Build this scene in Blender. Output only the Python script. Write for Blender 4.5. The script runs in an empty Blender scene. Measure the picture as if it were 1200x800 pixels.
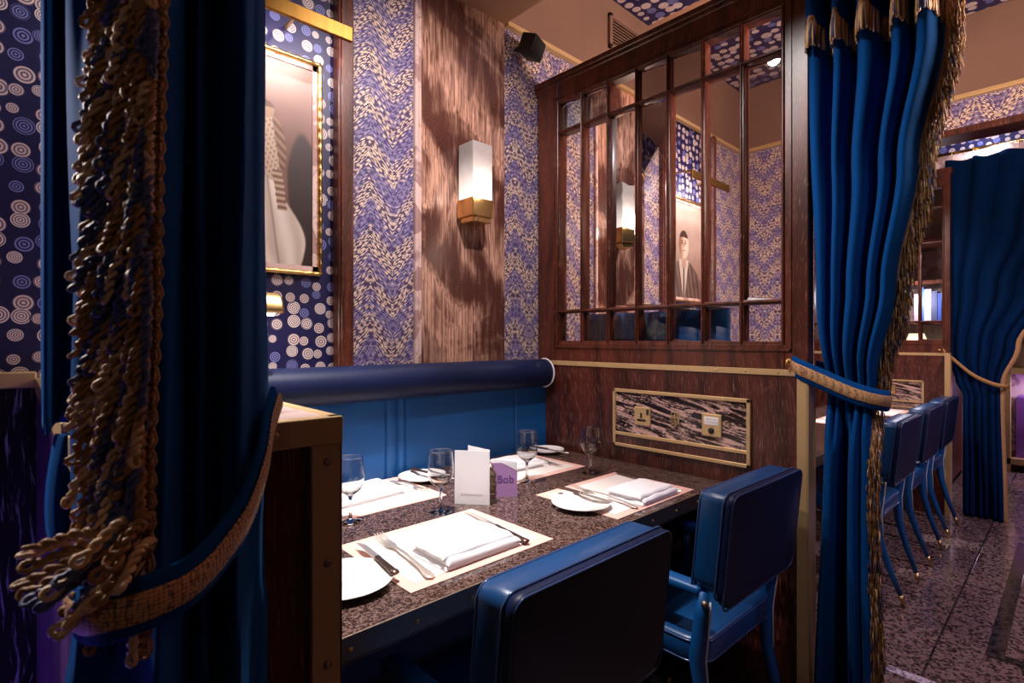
import bpy, bmesh, math, random
from mathutils import Vector, Matrix, noise
sc = bpy.context.scene
C = sc.collection
PI = math.pi
rnd = random.Random(7)

# ------------------------------------------------------------------ camera
CAMZ = 1.25
FPX = 624.0
YAW = math.radians(43.2)
cam_d = bpy.data.cameras.new('camera')
cam = bpy.data.objects.new('camera', cam_d); C.objects.link(cam)
cam.location = (0, 0, CAMZ)
cam.rotation_euler = (PI/2, 0, -YAW)
cam_d.sensor_width = 36; cam_d.lens = 36*FPX/1200
cam_d.shift_y = -3/1200
cam_d.clip_start = 0.01; cam_d.clip_end = 60
cam_d.dof.use_dof = True; cam_d.dof.focus_distance = 1.7; cam_d.dof.aperture_fstop = 11
sc.camera = cam
# ------------------------------------------------------------------ world
w = bpy.data.worlds.new('world'); sc.world = w; w.use_nodes = True
w.node_tree.nodes['Background'].inputs[0].default_value = (0.10, 0.07, 0.14, 1)
w.node_tree.nodes['Background'].inputs[1].default_value = 0.02
# ------------------------------------------------------------------ exposure
sc.view_settings.view_transform = 'Standard'
sc.view_settings.look = 'None'
sc.view_settings.gamma = 1
sc.view_settings.exposure = 0.2
sc.view_settings.use_curve_mapping = False
# ------------------------------------------------------------------ lights
def light(name, kind, loc, power, col=(1,1,1), target=None, size=0.1, spot=90, blend=0.5, size_y=None, spread=None):
    d = bpy.data.lights.new(name, kind); d.energy = power; d.color = col
    if kind == 'SPOT':
        d.spot_size = math.radians(spot); d.spot_blend = blend; d.shadow_soft_size = size
    elif kind == 'AREA':
        d.size = size
        if spread: d.spread = math.radians(spread)
        if size_y: d.shape = 'RECTANGLE'; d.size_y = size_y
    else:
        d.shadow_soft_size = size
    o = bpy.data.objects.new(name, d); C.objects.link(o); o.location = loc
    if target is not None:
        v = Vector(target)-Vector(loc); o.rotation_euler = v.to_track_quat('-Z', 'Y').to_euler()
    return o
WARM = (1.0, 0.86, 0.80)
light('table_spot', 'SPOT', (0.66, 1.18, 2.62), 240, (1, .95, .93), (0.66, 1.15, 0.75), 0.03, 56, 0.8)
light('table_spot', 'SPOT', (1.40, 1.38, 2.62), 34, WARM, (1.42, 1.22, 0.75), 0.04, 50, 0.8)
light('wall_washer', 'SPOT', (1.05, 0.75, 2.6), 58, (1, .85, .84), (1.25, 1.8, 1.75), 0.02, 90, 0.9)
light('bench_washer', 'SPOT', (1.1, 1.1, 2.5), 16, (.95, .93, 1), (1.1, 1.75, 0.95), 0.02, 70, 0.9)
light('partition_washer', 'SPOT', (0.72, 1.10, 2.5), 46, (1, .80, .80), (1.85, 0.95, 1.32), 0.02, 66, 0.9)
light('curtain_spot', 'SPOT', (0.95, 0.88, 2.60), 40, (1, .93, .90), (1.88, 0.42, 1.35), 0.02, 64, 0.8)
light('curtain_fill', 'SPOT', (0.9, -0.5, 2.2), 13, (1, .90, .88), (1.86, 0.38, 1.2), 0.05, 50, 0.8)
light('card_fill', 'SPOT', (0.62, 0.05, 2.6), 16, (1, .95, .95), (1.0, 1.24, 0.8), 0.03, 22, 0.7)  # added narrow fill that brightens the menu card
light('left_low_fill', 'POINT', (-0.22, -0.10, 1.45), 0.35, (1, .80, .66), None, 0.05)
light('aisle_spot', 'SPOT', (3.6, -1.4, 3.0), 140, (.86, .72, 1), (3.6, 0.1, 0.0), 0.03, 90, 0.8)
light('chair_spot', 'SPOT', (2.0, -0.9, 2.3), 16, (.55, .38, 1), (1.62, 0.6, 0.66), 0.08, 24, 0.8)
light('left_bay_spot', 'SPOT', (-0.36, 1.30, 1.7), 34, (1, .86, .80), (0.04, 0.60, 1.2), 0.05, 70, 0.8)
light('left_wall_spot', 'SPOT', (-0.35, 0.9, 2.4), 4.5, (.55, .52, 1), (0.0, 1.8, 1.5), 0.1, 60, 0.8)
light('left_purple_glow', 'POINT', (-0.45, 1.15, 0.35), 5, (.30, .16, 1), None, 0.1)
light('booth_two_spot', 'SPOT', (3.2, 1.2, 2.9), 55, WARM, (3.2, 1.5, 0.75), 0.05, 80, 0.8)
light('booth_two_table_spot', 'SPOT', (3.9, 1.0, 2.9), 150, (1, .94, .92), (4.0, 1.05, 0.75), 0.04, 34, 0.7)
light('booth_two_washer', 'SPOT', (3.1, 0.8, 2.9), 60, (1, .84, .84), (3.1, 1.8, 1.6), 0.05, 95, 0.9)
light('ceiling_bounce', 'AREA', (2.4, -0.3, 2.1), 60, (1, .72, .58), (2.9, 1.2, 3.2), 0.5)
light('disc_wall_fill', 'AREA', (4.965, 0.45, 2.49), 10, (.86, .84, 1), (5.015, 0.45, 2.70), 0.03, size_y=1.3)  # added hidden uplight, brightens the disc paper above the rod
light('far_screen_fill', 'SPOT', (3.5, 0.95, 2.5), 60, (1, .82, .78), (4.8, 0.95, 1.35), 0.05, 60, 0.8)  # added fill, brightens the farther screen and its stone panel

# ------------------------------------------------------------------ materials
def new_mat(name):
    m = bpy.data.materials.new(name); m.use_nodes = True
    return m, m.node_tree, m.node_tree.nodes['Principled BSDF']
def simple(name, col, rough=.5, metal=0., **kw):
    m, t, b = new_mat(name)
    b.inputs['Base Color'].default_value = (*col, 1); b.inputs['Roughness'].default_value = rough
    b.inputs['Metallic'].default_value = metal
    for k, v in kw.items():
        b.inputs[k.replace('_', ' ')].default_value = v
    return m
class NT:
    def __init__(s, t): s.t = t
    def n(s, ty, **kw):
        nd = s.t.nodes.new(ty)
        for k, v in kw.items(): setattr(nd, k, v)
        return nd
    def lk(s, a, b): s.t.links.new(a, b)
    def val(s, nd, i, v):
        if hasattr(v, 'links') or hasattr(v, 'is_linked'): s.lk(v, nd.inputs[i])
        else: nd.inputs[i].default_value = v
    def m(s, op, a, b=0.0, c=None, clamp=False):
        nd = s.n('ShaderNodeMath', operation=op, use_clamp=clamp)
        s.val(nd, 0, a); s.val(nd, 1, b)
        if c is not None: s.val(nd, 2, c)
        return nd.outputs[0]
    def step(s, x, lo, hi):
        nd = s.n('ShaderNodeMapRange', interpolation_type='SMOOTHSTEP')
        s.val(nd, 0, x); s.val(nd, 1, lo); s.val(nd, 2, hi); s.val(nd, 3, 0.0); s.val(nd, 4, 1.0)
        return nd.outputs[0]
    def mix(s, f, a, b):
        nd = s.n('ShaderNodeMix', data_type='RGBA')
        s.val(nd, 0, f)
        for i, v in ((6, a), (7, b)):
            if isinstance(v, tuple): nd.inputs[i].default_value = (*v, 1)
            else: s.lk(v, nd.inputs[i])
        return nd.outputs[2]
    def pos(s):
        return s.n('ShaderNodeNewGeometry').outputs['Position']
    def sep(s, v):
        nd = s.n('ShaderNodeSeparateXYZ'); s.lk(v, nd.inputs[0]); return nd.outputs
    def comb(s, x, y, z=0.0):
        nd = s.n('ShaderNodeCombineXYZ')
        s.val(nd, 0, x); s.val(nd, 1, y); s.val(nd, 2, z); return nd.outputs[0]
    def noise(s, v, scale, detail=3, rough=.5, dim='3D', dist=0):
        nd = s.n('ShaderNodeTexNoise', noise_dimensions=dim)
        s.lk(v, nd.inputs['Vector']); nd.inputs['Scale'].default_value = scale
        nd.inputs['Detail'].default_value = detail; nd.inputs['Roughness'].default_value = rough
        nd.inputs['Distortion'].default_value = dist
        return nd.outputs[0]
    def scalev(s, v, sx, sy, sz):
        nd = s.n('ShaderNodeVectorMath', operation='MULTIPLY'); s.lk(v, nd.inputs[0])
        nd.inputs[1].default_value = (sx, sy, sz); return nd.outputs[0]
    def bump(s, h, strength, dist, b):
        nd = s.n('ShaderNodeBump'); nd.inputs['Strength'].default_value = strength
        nd.inputs['Distance'].default_value = dist; s.lk(h, nd.inputs['Height'])
        s.lk(nd.outputs[0], b.inputs['Normal'])

def disc_paper(name, axes, scale=21.0, offset=0.0):
    """midnight blue paper with cream and blue ringed discs"""
    m, t, b = new_mat(name); N = NT(t)
    p = N.sep(N.pos()); u, v = p[axes[0]], p[axes[1]]
    vec = N.comb(N.m('ADD', u, offset), v)
    def layer(vec, sc_, rmin, rmax):
        vo = N.n('ShaderNodeTexVoronoi', voronoi_dimensions='2D', feature='F1')
        vo.inputs['Scale'].default_value = sc_; vo.inputs['Randomness'].default_value = .50
        N.lk(vec, vo.inputs['Vector'])
        d = vo.outputs['Distance']; col = N.sep(vo.outputs['Color'])
        rad = N.m('MULTIPLY_ADD', col[0], rmax-rmin, rmin)
        rel = N.m('DIVIDE', d, rad)
        inside = N.m('SUBTRACT', 1.0, N.step(rel, .94, 1.0))
        ring = N.m('SINE', N.m('MULTIPLY', rel, N.m('MULTIPLY_ADD', col[1], 7.0, 16.0)))
        lines = N.step(ring, -.25, .35)
        return inside, lines, col
    ins, lines, col = layer(vec, scale, .28, .47)
    bluish = N.m('GREATER_THAN', col[2], .74)
    cream = N.mix(col[1], (.68, .55, .50), (.80, .70, .66))
    dc = N.mix(bluish, cream, (.20, .22, .52))
    bg = (.010, .009, .060)
    inner = N.mix(bluish, (.16, .11, .16), bg)
    c1 = N.mix(lines, inner, dc)
    fin = N.mix(ins, bg, c1)
    N.lk(fin, b.inputs['Base Color']); b.inputs['Roughness'].default_value = .42
    return m
def fern_paper(name, axes):
    """lilac blue paper with brushed cream fern strokes"""
    m, t, b = new_mat(name); N = NT(t)
    p = N.sep(N.pos()); u, v = p[axes[0]], p[axes[1]]
    wob = N.noise(N.comb(u, v), 6.0, 2, .5, '2D')
    uu = N.m('ADD', N.m('ADD', u, .04), N.m('MULTIPLY', wob, .022))
    mm = N.m('PINGPONG', uu, .092)
    # stroke frame: mirrored about each stem, so strokes splay up and out
    ca, sa = math.cos(.75), math.sin(.75)
    a = N.m('ADD', N.m('MULTIPLY', mm, ca), N.m('MULTIPLY', v, sa))
    c = N.m('SUBTRACT', N.m('MULTIPLY', v, ca), N.m('MULTIPLY', mm, sa))
    vo = N.n('ShaderNodeTexVoronoi', voronoi_dimensions='2D', feature='F1')
    vo.inputs['Scale'].default_value = 1.0; vo.inputs['Randomness'].default_value = .8
    N.lk(N.comb(N.m('MULTIPLY', a, 42.0), N.m('MULTIPLY', c, 200.0)), vo.inputs['Vector'])
    d = vo.outputs['Distance']; col = N.sep(vo.outputs['Color'])
    stroke = N.m('SUBTRACT', 1.0, N.step(d, .30, .44))
    band = N.m('SINE', N.m('MULTIPLY', N.m('ADD', v, N.m('MULTIPLY', mm, -1.15)), 2*PI/.165))
    band = N.m('ADD', band, N.m('MULTIPLY', N.m('SUBTRACT', wob, .5), 2.4))
    isc = N.step(N.m('ADD', band, N.m('MULTIPLY', N.m('SUBTRACT', col[0], .5), 2.2)), -.45, .15)
    sc_ = N.mix(isc, (.30, .25, .44), (.84, .65, .50))
    bg = N.mix(N.step(band, -1, 1), (.075, .052, .17), (.07, .04, .10))
    fin = N.mix(stroke, bg, sc_)
    N.lk(fin, b.inputs['Base Color']); b.inputs['Roughness'].default_value = .5
    return m
def wood(name, base, fleck, axes=(0, 1, 2), rough=.33, gscale=1.0, amount=.55):
    """dark stained limed oak, grain runs up (z)"""
    m, t, b = new_mat(name); N = NT(t)
    p = N.pos()
    warp = N.noise(N.scalev(p, 3, 3, 1.2), 1.5, 2)
    o = N.sep(p)
    x = N.m('ADD', N.m('ADD', o[0], o[1]), N.m('MULTIPLY', warp, .12))
    v = N.comb(N.m('MULTIPLY', x, 260*gscale), N.m('MULTIPLY', o[2], 16*gscale), 0)
    g = N.noise(v, 1.0, 3, .6, '2D')
    fl = N.step(g, amount, amount+.16)
    v2 = N.comb(N.m('MULTIPLY', x, 22), N.m('MULTIPLY', o[2], 1.6), 0)
    br = N.noise(v2, 1.0, 3, .6, '2D')
    base2 = tuple(c*.35 for c in base)
    c1 = N.mix(N.step(br, .3, .7), base2, base)
    fin = N.mix(N.m('MULTIPLY', fl, .55), c1, fleck)
    N.lk(fin, b.inputs['Base Color']); b.inputs['Roughness'].default_value = rough
    N.bump(g, .15, .001, b)
    return m
def marble_brown():
    m, t, b = new_mat('brown_streaked_stone'); N = NT(t)
    p = N.pos(); o = N.sep(p)
    x, z = N.m('ADD', o[0], N.m('MULTIPLY', o[1], .5)), o[2]
    big = N.noise(N.comb(x, z), 2.2, 3, .55, '2D', 1.2)
    diag = N.m('ADD', z, N.m('MULTIPLY', x, .95))
    diag = N.m('ADD', diag, N.m('MULTIPLY', big, .75))
    band = N.m('SINE', N.m('MULTIPLY', diag, 2*PI/.52))
    fine = N.noise(N.comb(N.m('MULTIPLY', x, 120), N.m('MULTIPLY', diag, 9)), 1.0, 4, .6, '2D')
    mid = N.noise(N.comb(N.m('MULTIPLY', x, 28), N.m('MULTIPLY', z, 4)), 1.0, 4, .6, '2D')
    edge = N.m('ADD', band, N.m('MULTIPLY', N.m('SUBTRACT', mid, .5), 3.4))
    light_ = N.m('MULTIPLY', N.step(edge, -1.1, 1.5), N.step(fine, .20, .72))
    c = N.mix(light_, (.085, .026, .017), (.80, .46, .33))
    grit = N.noise(N.comb(N.m('MULTIPLY', x, 160), N.m('MULTIPLY', z, 160)), 1.0, 3, .7, '2D')
    gm = N.m('MULTIPLY', N.step(edge, .1, -1.2), N.step(grit, .45, .62))
    c = N.mix(N.m('MULTIPLY', gm, .45), c, (.13, .075, .075))
    N.lk(c, b.inputs['Base Color']); b.inputs['Roughness'].default_value = .22
    return m
def panel_stone():
    m, t, b = new_mat('black_and_cream_veined_stone'); N = NT(t)
    p = N.pos(); o = N.sep(p)
    sh = N.m('ADD', o[2], N.m('MULTIPLY', o[1], -.22))
    v = N.comb(N.m('MULTIPLY', o[1], 8), N.m('MULTIPLY', sh, 60))
    n1 = N.noise(v, 1.0, 5, .68, '2D', .8)
    n2 = N.noise(N.comb(N.m('MULTIPLY', o[1], 90), N.m('MULTIPLY', sh, 150)), 1.0, 4, .7, '2D')
    k = N.step(N.m('ADD', n1, N.m('MULTIPLY', N.m('SUBTRACT', n2, .5), .35)), .46, .60)
    c = N.mix(k, (.018, .008, .008), (.62, .40, .34))
    N.lk(c, b.inputs['Base Color']); b.inputs['Roughness'].default_value = .2
    return m
def granite(name, dark, light_, scale, rough=.12, lo=.42, hi=.56, bump=.0, big=0.0):
    m, t, b = new_mat(name); N = NT(t)
    p = N.pos()
    n1 = N.noise(p, scale, 2, .6)
    vo = N.n('ShaderNodeTexVoronoi', feature='F1'); vo.inputs['Scale'].default_value = scale*.55
    N.lk(p, vo.inputs['Vector'])
    k = N.step(N.m('ADD', N.m('MULTIPLY', n1, .7), N.m('MULTIPLY', N.sep(vo.outputs['Color'])[0], .3)), lo, hi)
    c = N.mix(k, dark, light_)
    N.lk(c, b.inputs['Base Color']); b.inputs['Roughness'].default_value = rough
    if bump: N.bump(n1, bump, .002, b)
    return m
def velvet(name, col, sheen=.14):
    m, t, b = new_mat(name); N = NT(t)
    n1 = N.noise(N.scalev(N.pos(), 1, 1, .25), 9, 3)
    n2 = N.noise(N.pos(), 900, 1)
    c = N.mix(n1, tuple(x*.75 for x in col), tuple(x*1.15 for x in col))
    N.lk(c, b.inputs['Base Color']); b.inputs['Roughness'].default_value = .8
    b.inputs['Sheen Weight'].default_value = sheen; b.inputs['Sheen Roughness'].default_value = .4
    b.inputs['Sheen Tint'].default_value = (.15, .45, 1, 1)
    b.inputs['Specular IOR Level'].default_value = .02
    N.bump(n2, .2, .0006, b)
    return m
def leather(name, col, rough=.34):
    m, t, b = new_mat(name); N = NT(t)
    vo = N.n('ShaderNodeTexVoronoi', feature='DISTANCE_TO_EDGE'); vo.inputs['Scale'].default_value = 420
    N.lk(N.pos(), vo.inputs['Vector'])
    n1 = N.noise(N.pos(), 7, 3)
    c = N.mix(n1, tuple(x*.8 for x in col), tuple(x*1.2 for x in col))
    N.lk(c, b.inputs['Base Color']); b.inputs['Roughness'].default_value = rough
    N.bump(vo.outputs[0], .12, .0008, b)
    return m
def brushed(name, col, rough=.3, aniso=140, amount=.12):
    m, t, b = new_mat(name); N = NT(t)
    n1 = N.noise(N.scalev(N.pos(), 1, 1, .03), aniso, 2)
    n2 = N.noise(N.pos(), 14, 3)
    c = N.mix(n2, tuple(x*.8 for x in col), col)
    N.lk(c, b.inputs['Base Color']); b.inputs['Metallic'].default_value = 1
    N.lk(N.m('MULTIPLY_ADD', n1, amount, rough-amount/2), b.inputs['Roughness'])
    return m
def cloth(name, col, scale=600, bump=.25, rough=.8):
    m, t, b = new_mat(name); N = NT(t)
    b.inputs['Base Color'].default_value = (*col, 1); b.inputs['Roughness'].default_value = rough
    N.bump(N.noise(N.pos(), scale, 2), bump, .0006, b)
    return m
def plaster(name, col):
    m, t, b = new_mat(name); N = NT(t)
    n = N.noise(N.pos(), 3.5, 4); g = N.noise(N.pos(), 130, 2)
    N.lk(N.mix(n, tuple(x*.75 for x in col), tuple(x*1.15 for x in col)), b.inputs['Base Color'])
    b.inputs['Roughness'].default_value = .62; N.bump(g, .1, .001, b)
    return m
def stripe_braid(name, ca, cb, axis_scale=(900, 900, 500)):
    m, t, b = new_mat(name); N = NT(t)
    vo = N.n('ShaderNodeTexVoronoi', feature='F1'); vo.inputs['Scale'].default_value = 330; vo.inputs['Randomness'].default_value = .35
    N.lk(N.pos(), vo.inputs['Vector'])
    k = N.step(vo.outputs['Distance'], .35, .75)
    N.lk(N.mix(k, ca, cb), b.inputs['Base Color']); b.inputs['Roughness'].default_value = .6
    N.bump(vo.outputs['Distance'], -.6, .002, b)
    return m
def emit(name, col, st):
    m, t, b = new_mat(name)
    b.inputs['Base Color'].default_value = (*col, 1)
    b.inputs['Emission Color'].default_value = (*col, 1); b.inputs['Emission Strength'].default_value = st
    return m

M = {}
M['disc_xz'] = disc_paper('ringed_disc_paper', (0, 2))
M['disc_yz'] = disc_paper('ringed_disc_paper_side', (1, 2))
M['disc_xy'] = disc_paper('ringed_disc_paper_ceiling', (0, 1), 15.0)
M['fern_xz'] = fern_paper('fern_paper', (0, 2))
M['fern_yz'] = fern_paper('fern_paper_side', (1, 2))
M['wood'] = wood('limed_dark_oak', (.085, .018, .011), (.33, .16, .12))
M['wood_frame'] = wood('reddish_oak_moulding', (.115, .026, .013), (.42, .20, .14), gscale=1.2, amount=.6)
M['wood_dado_lit'] = wood('black_limed_oak', (.010, .008, .016), (.55, .50, .70), gscale=.55, amount=.56)  # black oak; blue-violet light is put into the fleck colour
M['wood_side_lit'] = wood('purple_lit_oak', (.16, .06, .22), (.30, .18, .38), gscale=.8)  # dark oak with the purple light put into its colour
M['marble'] = marble_brown()
M['panel_stone'] = panel_stone()
M['pale_stone'] = granite('pale_polished_stone', (.42, .26, .24), (.75, .55, .50), 18, .2)
M['granite'] = granite('speckled_brown_granite', (.022, .010, .009), (.165, .10, .085), 420, .09, .42, .60)
M['terrazzo'] = granite('terrazzo', (.035, .018, .018), (.26, .17, .16), 150, .12, .38, .58)
M['terrazzo_dark'] = granite('dark_terrazzo', (.012, .009, .010), (.06, .045, .05), 120, .12)
M['speckle_pale'] = granite('pale_lilac_speckle', (.25, .17, .24), (.75, .66, .78), 100, .2)
M['velvet'] = velvet('blue_velvet', (.004, .060, .235))
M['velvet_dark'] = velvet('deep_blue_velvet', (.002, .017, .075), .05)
M['leather'] = leather('blue_leather', (.004, .050, .165))
M['leather_dark'] = leather('navy_leather', (.005, .010, .042), .44)
M['leather_light'] = leather('bright_blue_leather', (.002, .078, .27), .45)
M['leather_dark'].node_tree.nodes['Principled BSDF'].inputs['Specular IOR Level'].default_value = .22
M['piping'] = simple('glossy_blue_piping', (.03, .06, .16), .22)
M['pipe_white'] = simple('pale_piping', (.75, .72, .80), .35)
M['brass'] = brushed('brushed_brass', (.72, .47, .20), .34)
M['brass_deep'] = brushed('deep_brass', (.28, .15, .035), .45)
M['brass_bright'] = brushed('polished_brass', (.85, .58, .26), .25)
M['bronze'] = brushed('dark_bronze', (.30, .23, .18), .48)
M['gilt'] = simple('gilt', (.80, .48, .16), .3, 1)
M['brass_matte'] = simple('satin_brass_paint', (.60, .41, .20), .42, .35)
M['plaster'] = plaster('tan_plaster', (.36, .19, .115))
M['plaster_brown'] = plaster('brown_plaster', (.20, .11, .08))
M['black'] = simple('black_plastic', (.008, .008, .009), .5)
M['dark'] = simple('matt_black', (.006, .005, .006), .7)
M['china'] = simple('white_china', (.88, .84, .82), .12, 0, Coat_Weight=.5)
M['linen'] = cloth('white_linen', (.86, .84, .87))
M['paper'] = simple('white_card', (.90, .89, .92), .6)
M['mat_pink'] = cloth('pink_paper', (.78, .47, .40), 300, .05, .6)
M['mat_white'] = cloth('cream_paper', (.80, .74, .70), 300, .05, .6)
M['purple_card'] = simple('lilac_card', (.46, .25, .52), .5)
M['purple_ink'] = simple('purple_ink', (.14, .05, .30), .5)
M['grey_ink'] = simple('grey_ink', (.45, .42, .46), .6)
M['steel'] = simple('polished_steel', (.92, .84, .78), .30, .85)
M['dark_handle'] = simple('dark_metal_handle', (.16, .10, .085), .28, .85)  # handle metal, darker than the blades
M['gold_cord'] = cloth('gold_cord', (.36, .18, .055), 500, .4, .55)
M['gold_pale'] = cloth('pale_gold_cord', (.72, .48, .27), 500, .4, .55)
M['blue_cord'] = cloth('slate_blue_cord', (.070, .085, .21), 500, .4, .55)
M['braid'] = stripe_braid('gold_braid', (.66, .36, .14), (.06, .035, .05))
M['white_plastic'] = simple('white_label', (.85, .82, .80), .4)
M['ink'] = simple('black_ink', (.01, .01, .01), .5)
m, t, b = new_mat('clear_glass'); M['glass'] = m
b.inputs['Transmission Weight'].default_value = 1; b.inputs['Roughness'].default_value = 0; b.inputs['IOR'].default_value = 1.45
# thin panes: see-through with a soft reflection
m = bpy.data.materials.new('window_pane_glass'); m.use_nodes = True; t = m.node_tree; t.nodes.remove(t.nodes['Principled BSDF']); N = NT(t)
tr = N.n('ShaderNodeBsdfTransparent'); gl = N.n('ShaderNodeBsdfGlossy'); gl.inputs['Roughness'].default_value = .015
tr.inputs[0].default_value = (.88, .84, .84, 1)
nz = N.noise(N.pos(), 7, 2); bp = N.n('ShaderNodeBump'); bp.inputs['Strength'].default_value = .12; bp.inputs['Distance'].default_value = .01
N.lk(nz, bp.inputs['Height']); N.lk(bp.outputs[0], gl.inputs['Normal'])
fr = N.n('ShaderNodeFresnel'); fr.inputs['IOR'].default_value = 1.9
mx = N.n('ShaderNodeMixShader'); N.lk(fr.outputs[0], mx.inputs[0]); N.lk(tr.outputs[0], mx.inputs[1]); N.lk(gl.outputs[0], mx.inputs[2])
N.lk(mx.outputs[0], t.nodes['Material Output'].inputs[0]); M['pane'] = m
# sconce alabaster
m, t, b = new_mat('lit_alabaster'); N = NT(t); M['alabaster'] = m
n = N.noise(N.pos(), 16, 4, .6, '3D', 1.5)
N.lk(N.mix(n, (.30, .27, .27), (.62, .58, .57)), b.inputs['Base Color'])
b.inputs['Roughness'].default_value = .35
b.inputs['Emission Color'].default_value = (1, .86, .80, 1)
z = N.sep(N.pos())[2]
N.lk(N.m('MULTIPLY_ADD', N.step(z, 2.02, 1.80), .9, .04), b.inputs['Emission Strength'])
b.inputs['Transmission Weight'].default_value = .25

# ------------------------------------------------------------------ mesh helper
class MB:
    def __init__(s): s.v = []; s.f = []; s.mi = []; s.mats = []; s.cur = 0; s.sm = []; s.smooth = False
    def mat(s, m):
        if m not in s.mats: s.mats.append(m)
        s.cur = s.mats.index(m); return s
    def add(s, vs, fs, smooth=None):
        o = len(s.v); s.v += [tuple(v) for v in vs]
        for f in fs: s.f.append([i+o for i in f]); s.mi.append(s.cur); s.sm.append(s.smooth if smooth is None else smooth)
    def box(s, a, b, bev=0.0, seg=2, M_=None):
        x0, y0, z0 = [min(a[i], b[i]) for i in range(3)]; x1, y1, z1 = [max(a[i], b[i]) for i in range(3)]
        bm = bmesh.new(); bmesh.ops.create_cube(bm, size=1)
        for v in bm.verts: v.co = Vector(((x0+x1)/2+v.co.x*(x1-x0), (y0+y1)/2+v.co.y*(y1-y0), (z0+z1)/2+v.co.z*(z1-z0)))
        if bev > 0: bmesh.ops.bevel(bm, geom=bm.edges[:], offset=bev, segments=seg, affect='EDGES', profile=.5)
        s.bm(bm, M_, smooth=bev > 0 and seg > 1)
    def bm(s, bm, M_=None, smooth=False):
        if M_ is not None: bm.transform(M_)
        bm.verts.index_update()
        s.add([v.co for v in bm.verts], [[v.index for v in f.verts] for f in bm.faces], smooth); bm.free()
    def tube(s, pts, r, n=8, cap=True, closed=False):
        pts = [Vector(p) for p in pts]; L = len(pts)
        rs = r if isinstance(r, (list, tuple)) else [r]*L
        rings = []; up = None
        for i, p in enumerate(pts):
            if closed: d = pts[(i+1) % L]-pts[i-1]
            else: d = pts[min(i+1, L-1)]-pts[max(i-1, 0)]
            if d.length < 1e-9: d = Vector((0, 0, 1))
            d.normalize()
            if up is None:
                up = Vector((0, 0, 1)) if abs(d.z) < .9 else Vector((1, 0, 0))
            a = d.cross(up)
            if a.length < 1e-6: a = d.orthogonal()
            a.normalize(); bb = a.cross(d).normalized(); up = bb
            rings.append([p+(a*math.cos(2*PI*k/n)+bb*math.sin(2*PI*k/n))*rs[i] for k in range(n)])
        vs = [v for r_ in rings for v in r_]; fs = []
        m = L if closed else L-1
        for i in range(m):
            j = (i+1) % L
            for k in range(n): fs.append([i*n+k, i*n+(k+1) % n, j*n+(k+1) % n, j*n+k])
        if cap and not closed: fs.append(list(range(n))[::-1]); fs.append([(L-1)*n+k for k in range(n)])
        s.add(vs, fs, True)
    def lathe(s, prof, c=(0, 0, 0), n=32, axis='z', close=True):
        vs = []; fs = []
        for (r, z) in prof:
            for k in range(n):
                a = 2*PI*k/n
                p = (r*math.cos(a), r*math.sin(a), z)
                if axis == 'x': p = (p[2], p[0], p[1])
                if axis == 'y': p = (p[0], p[2], p[1])
                vs.append((c[0]+p[0], c[1]+p[1], c[2]+p[2]))
        for i in range(len(prof)-1):
            for k in range(n): fs.append([i*n+k, i*n+(k+1) % n, (i+1)*n+(k+1) % n, (i+1)*n+k])
        if close:
            fs.append(list(range(n))[::-1]); fs.append([(len(prof)-1)*n+k for k in range(n)])
        s.add(vs, fs, True)
    def grid(s, rows, smooth=True, wrap=False):
        n = len(rows[0]); vs = [p for r in rows for p in r]; fs = []
        for i in range(len(rows)-1):
            for k in range(n-1 if not wrap else n):
                fs.append([i*n+k, i*n+(k+1) % n, (i+1)*n+(k+1) % n, (i+1)*n+k])
        s.add(vs, fs, smooth)
    def prism(s, poly, fn, d0, d1, smooth=False):
        """poly in 2D, fn(u, v, d) -> xyz"""
        n = len(poly)
        vs = [fn(u, v, d0) for u, v in poly]+[fn(u, v, d1) for u, v in poly]
        fs = [list(range(n))[::-1], [n+i for i in range(n)]]
        for i in range(n): fs.append([i, (i+1) % n, n+(i+1) % n, n+i])
        s.add(vs, fs, smooth)
    def build(s, name, mat=None, parent=None, loc=None, fix=True):
        me = bpy.data.meshes.new(name)
        me.from_pydata(s.v, [], s.f); me.update()
        if mat is not None and not s.mats: s.mats = [mat]
        for m in s.mats: me.materials.append(m)
        me.polygons.foreach_set('material_index', s.mi)
        me.polygons.foreach_set('use_smooth', s.sm)
        if fix:
            bm = bmesh.new(); bm.from_mesh(me); bmesh.ops.recalc_face_normals(bm, faces=bm.faces[:]); bm.to_mesh(me); bm.free()
        o = bpy.data.objects.new(name, me); C.objects.link(o)
        if parent is not None: o.parent = parent
        if loc: o.location = loc
        return o
def sharp(o, ang=35):
    me = o.data
    bm = bmesh.new(); bm.from_mesh(me)
    for e in bm.edges:
        if len(e.link_faces) == 2 and e.calc_face_angle(0) > math.radians(ang): e.smooth = False
    bm.to_mesh(me); bm.free(); return o
def tag(o, label=None, cat=None, group=None, kind=None):
    if label: o['label'] = label
    if cat: o['category'] = cat
    if group: o['group'] = group
    if kind: o['kind'] = kind
    return o
def empty(name, loc, label, cat, group=None, rz=0):
    o = bpy.data.objects.new(name, None); C.objects.link(o); o.location = loc; o.rotation_euler = (0, 0, rz)
    o.empty_display_size = .05
    return tag(o, label, cat, group)
KIDS = {}
def copy_tree(o, parent=None):
    c = o.copy(); C.objects.link(c)
    if parent is not None: c.parent = parent; c.matrix_parent_inverse = o.matrix_parent_inverse
    for ch in list(o.children): copy_tree(ch, c)
    return c
def part(name, mb, mat, parent, sharpen=True):
    """mesh given in the parent's local frame"""
    o = mb.build(name, mat, parent)
    if sharpen: sharp(o)
    return o
def struct(name, mb, mat):
    o = mb.build(name, mat); o['kind'] = 'structure'; return sharp(o)
def bx(a, b, bev=0, seg=2):
    m = MB(); m.box(a, b, bev, seg); return m
S_, C_ = math.sin(YAW), math.cos(YAW)
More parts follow.
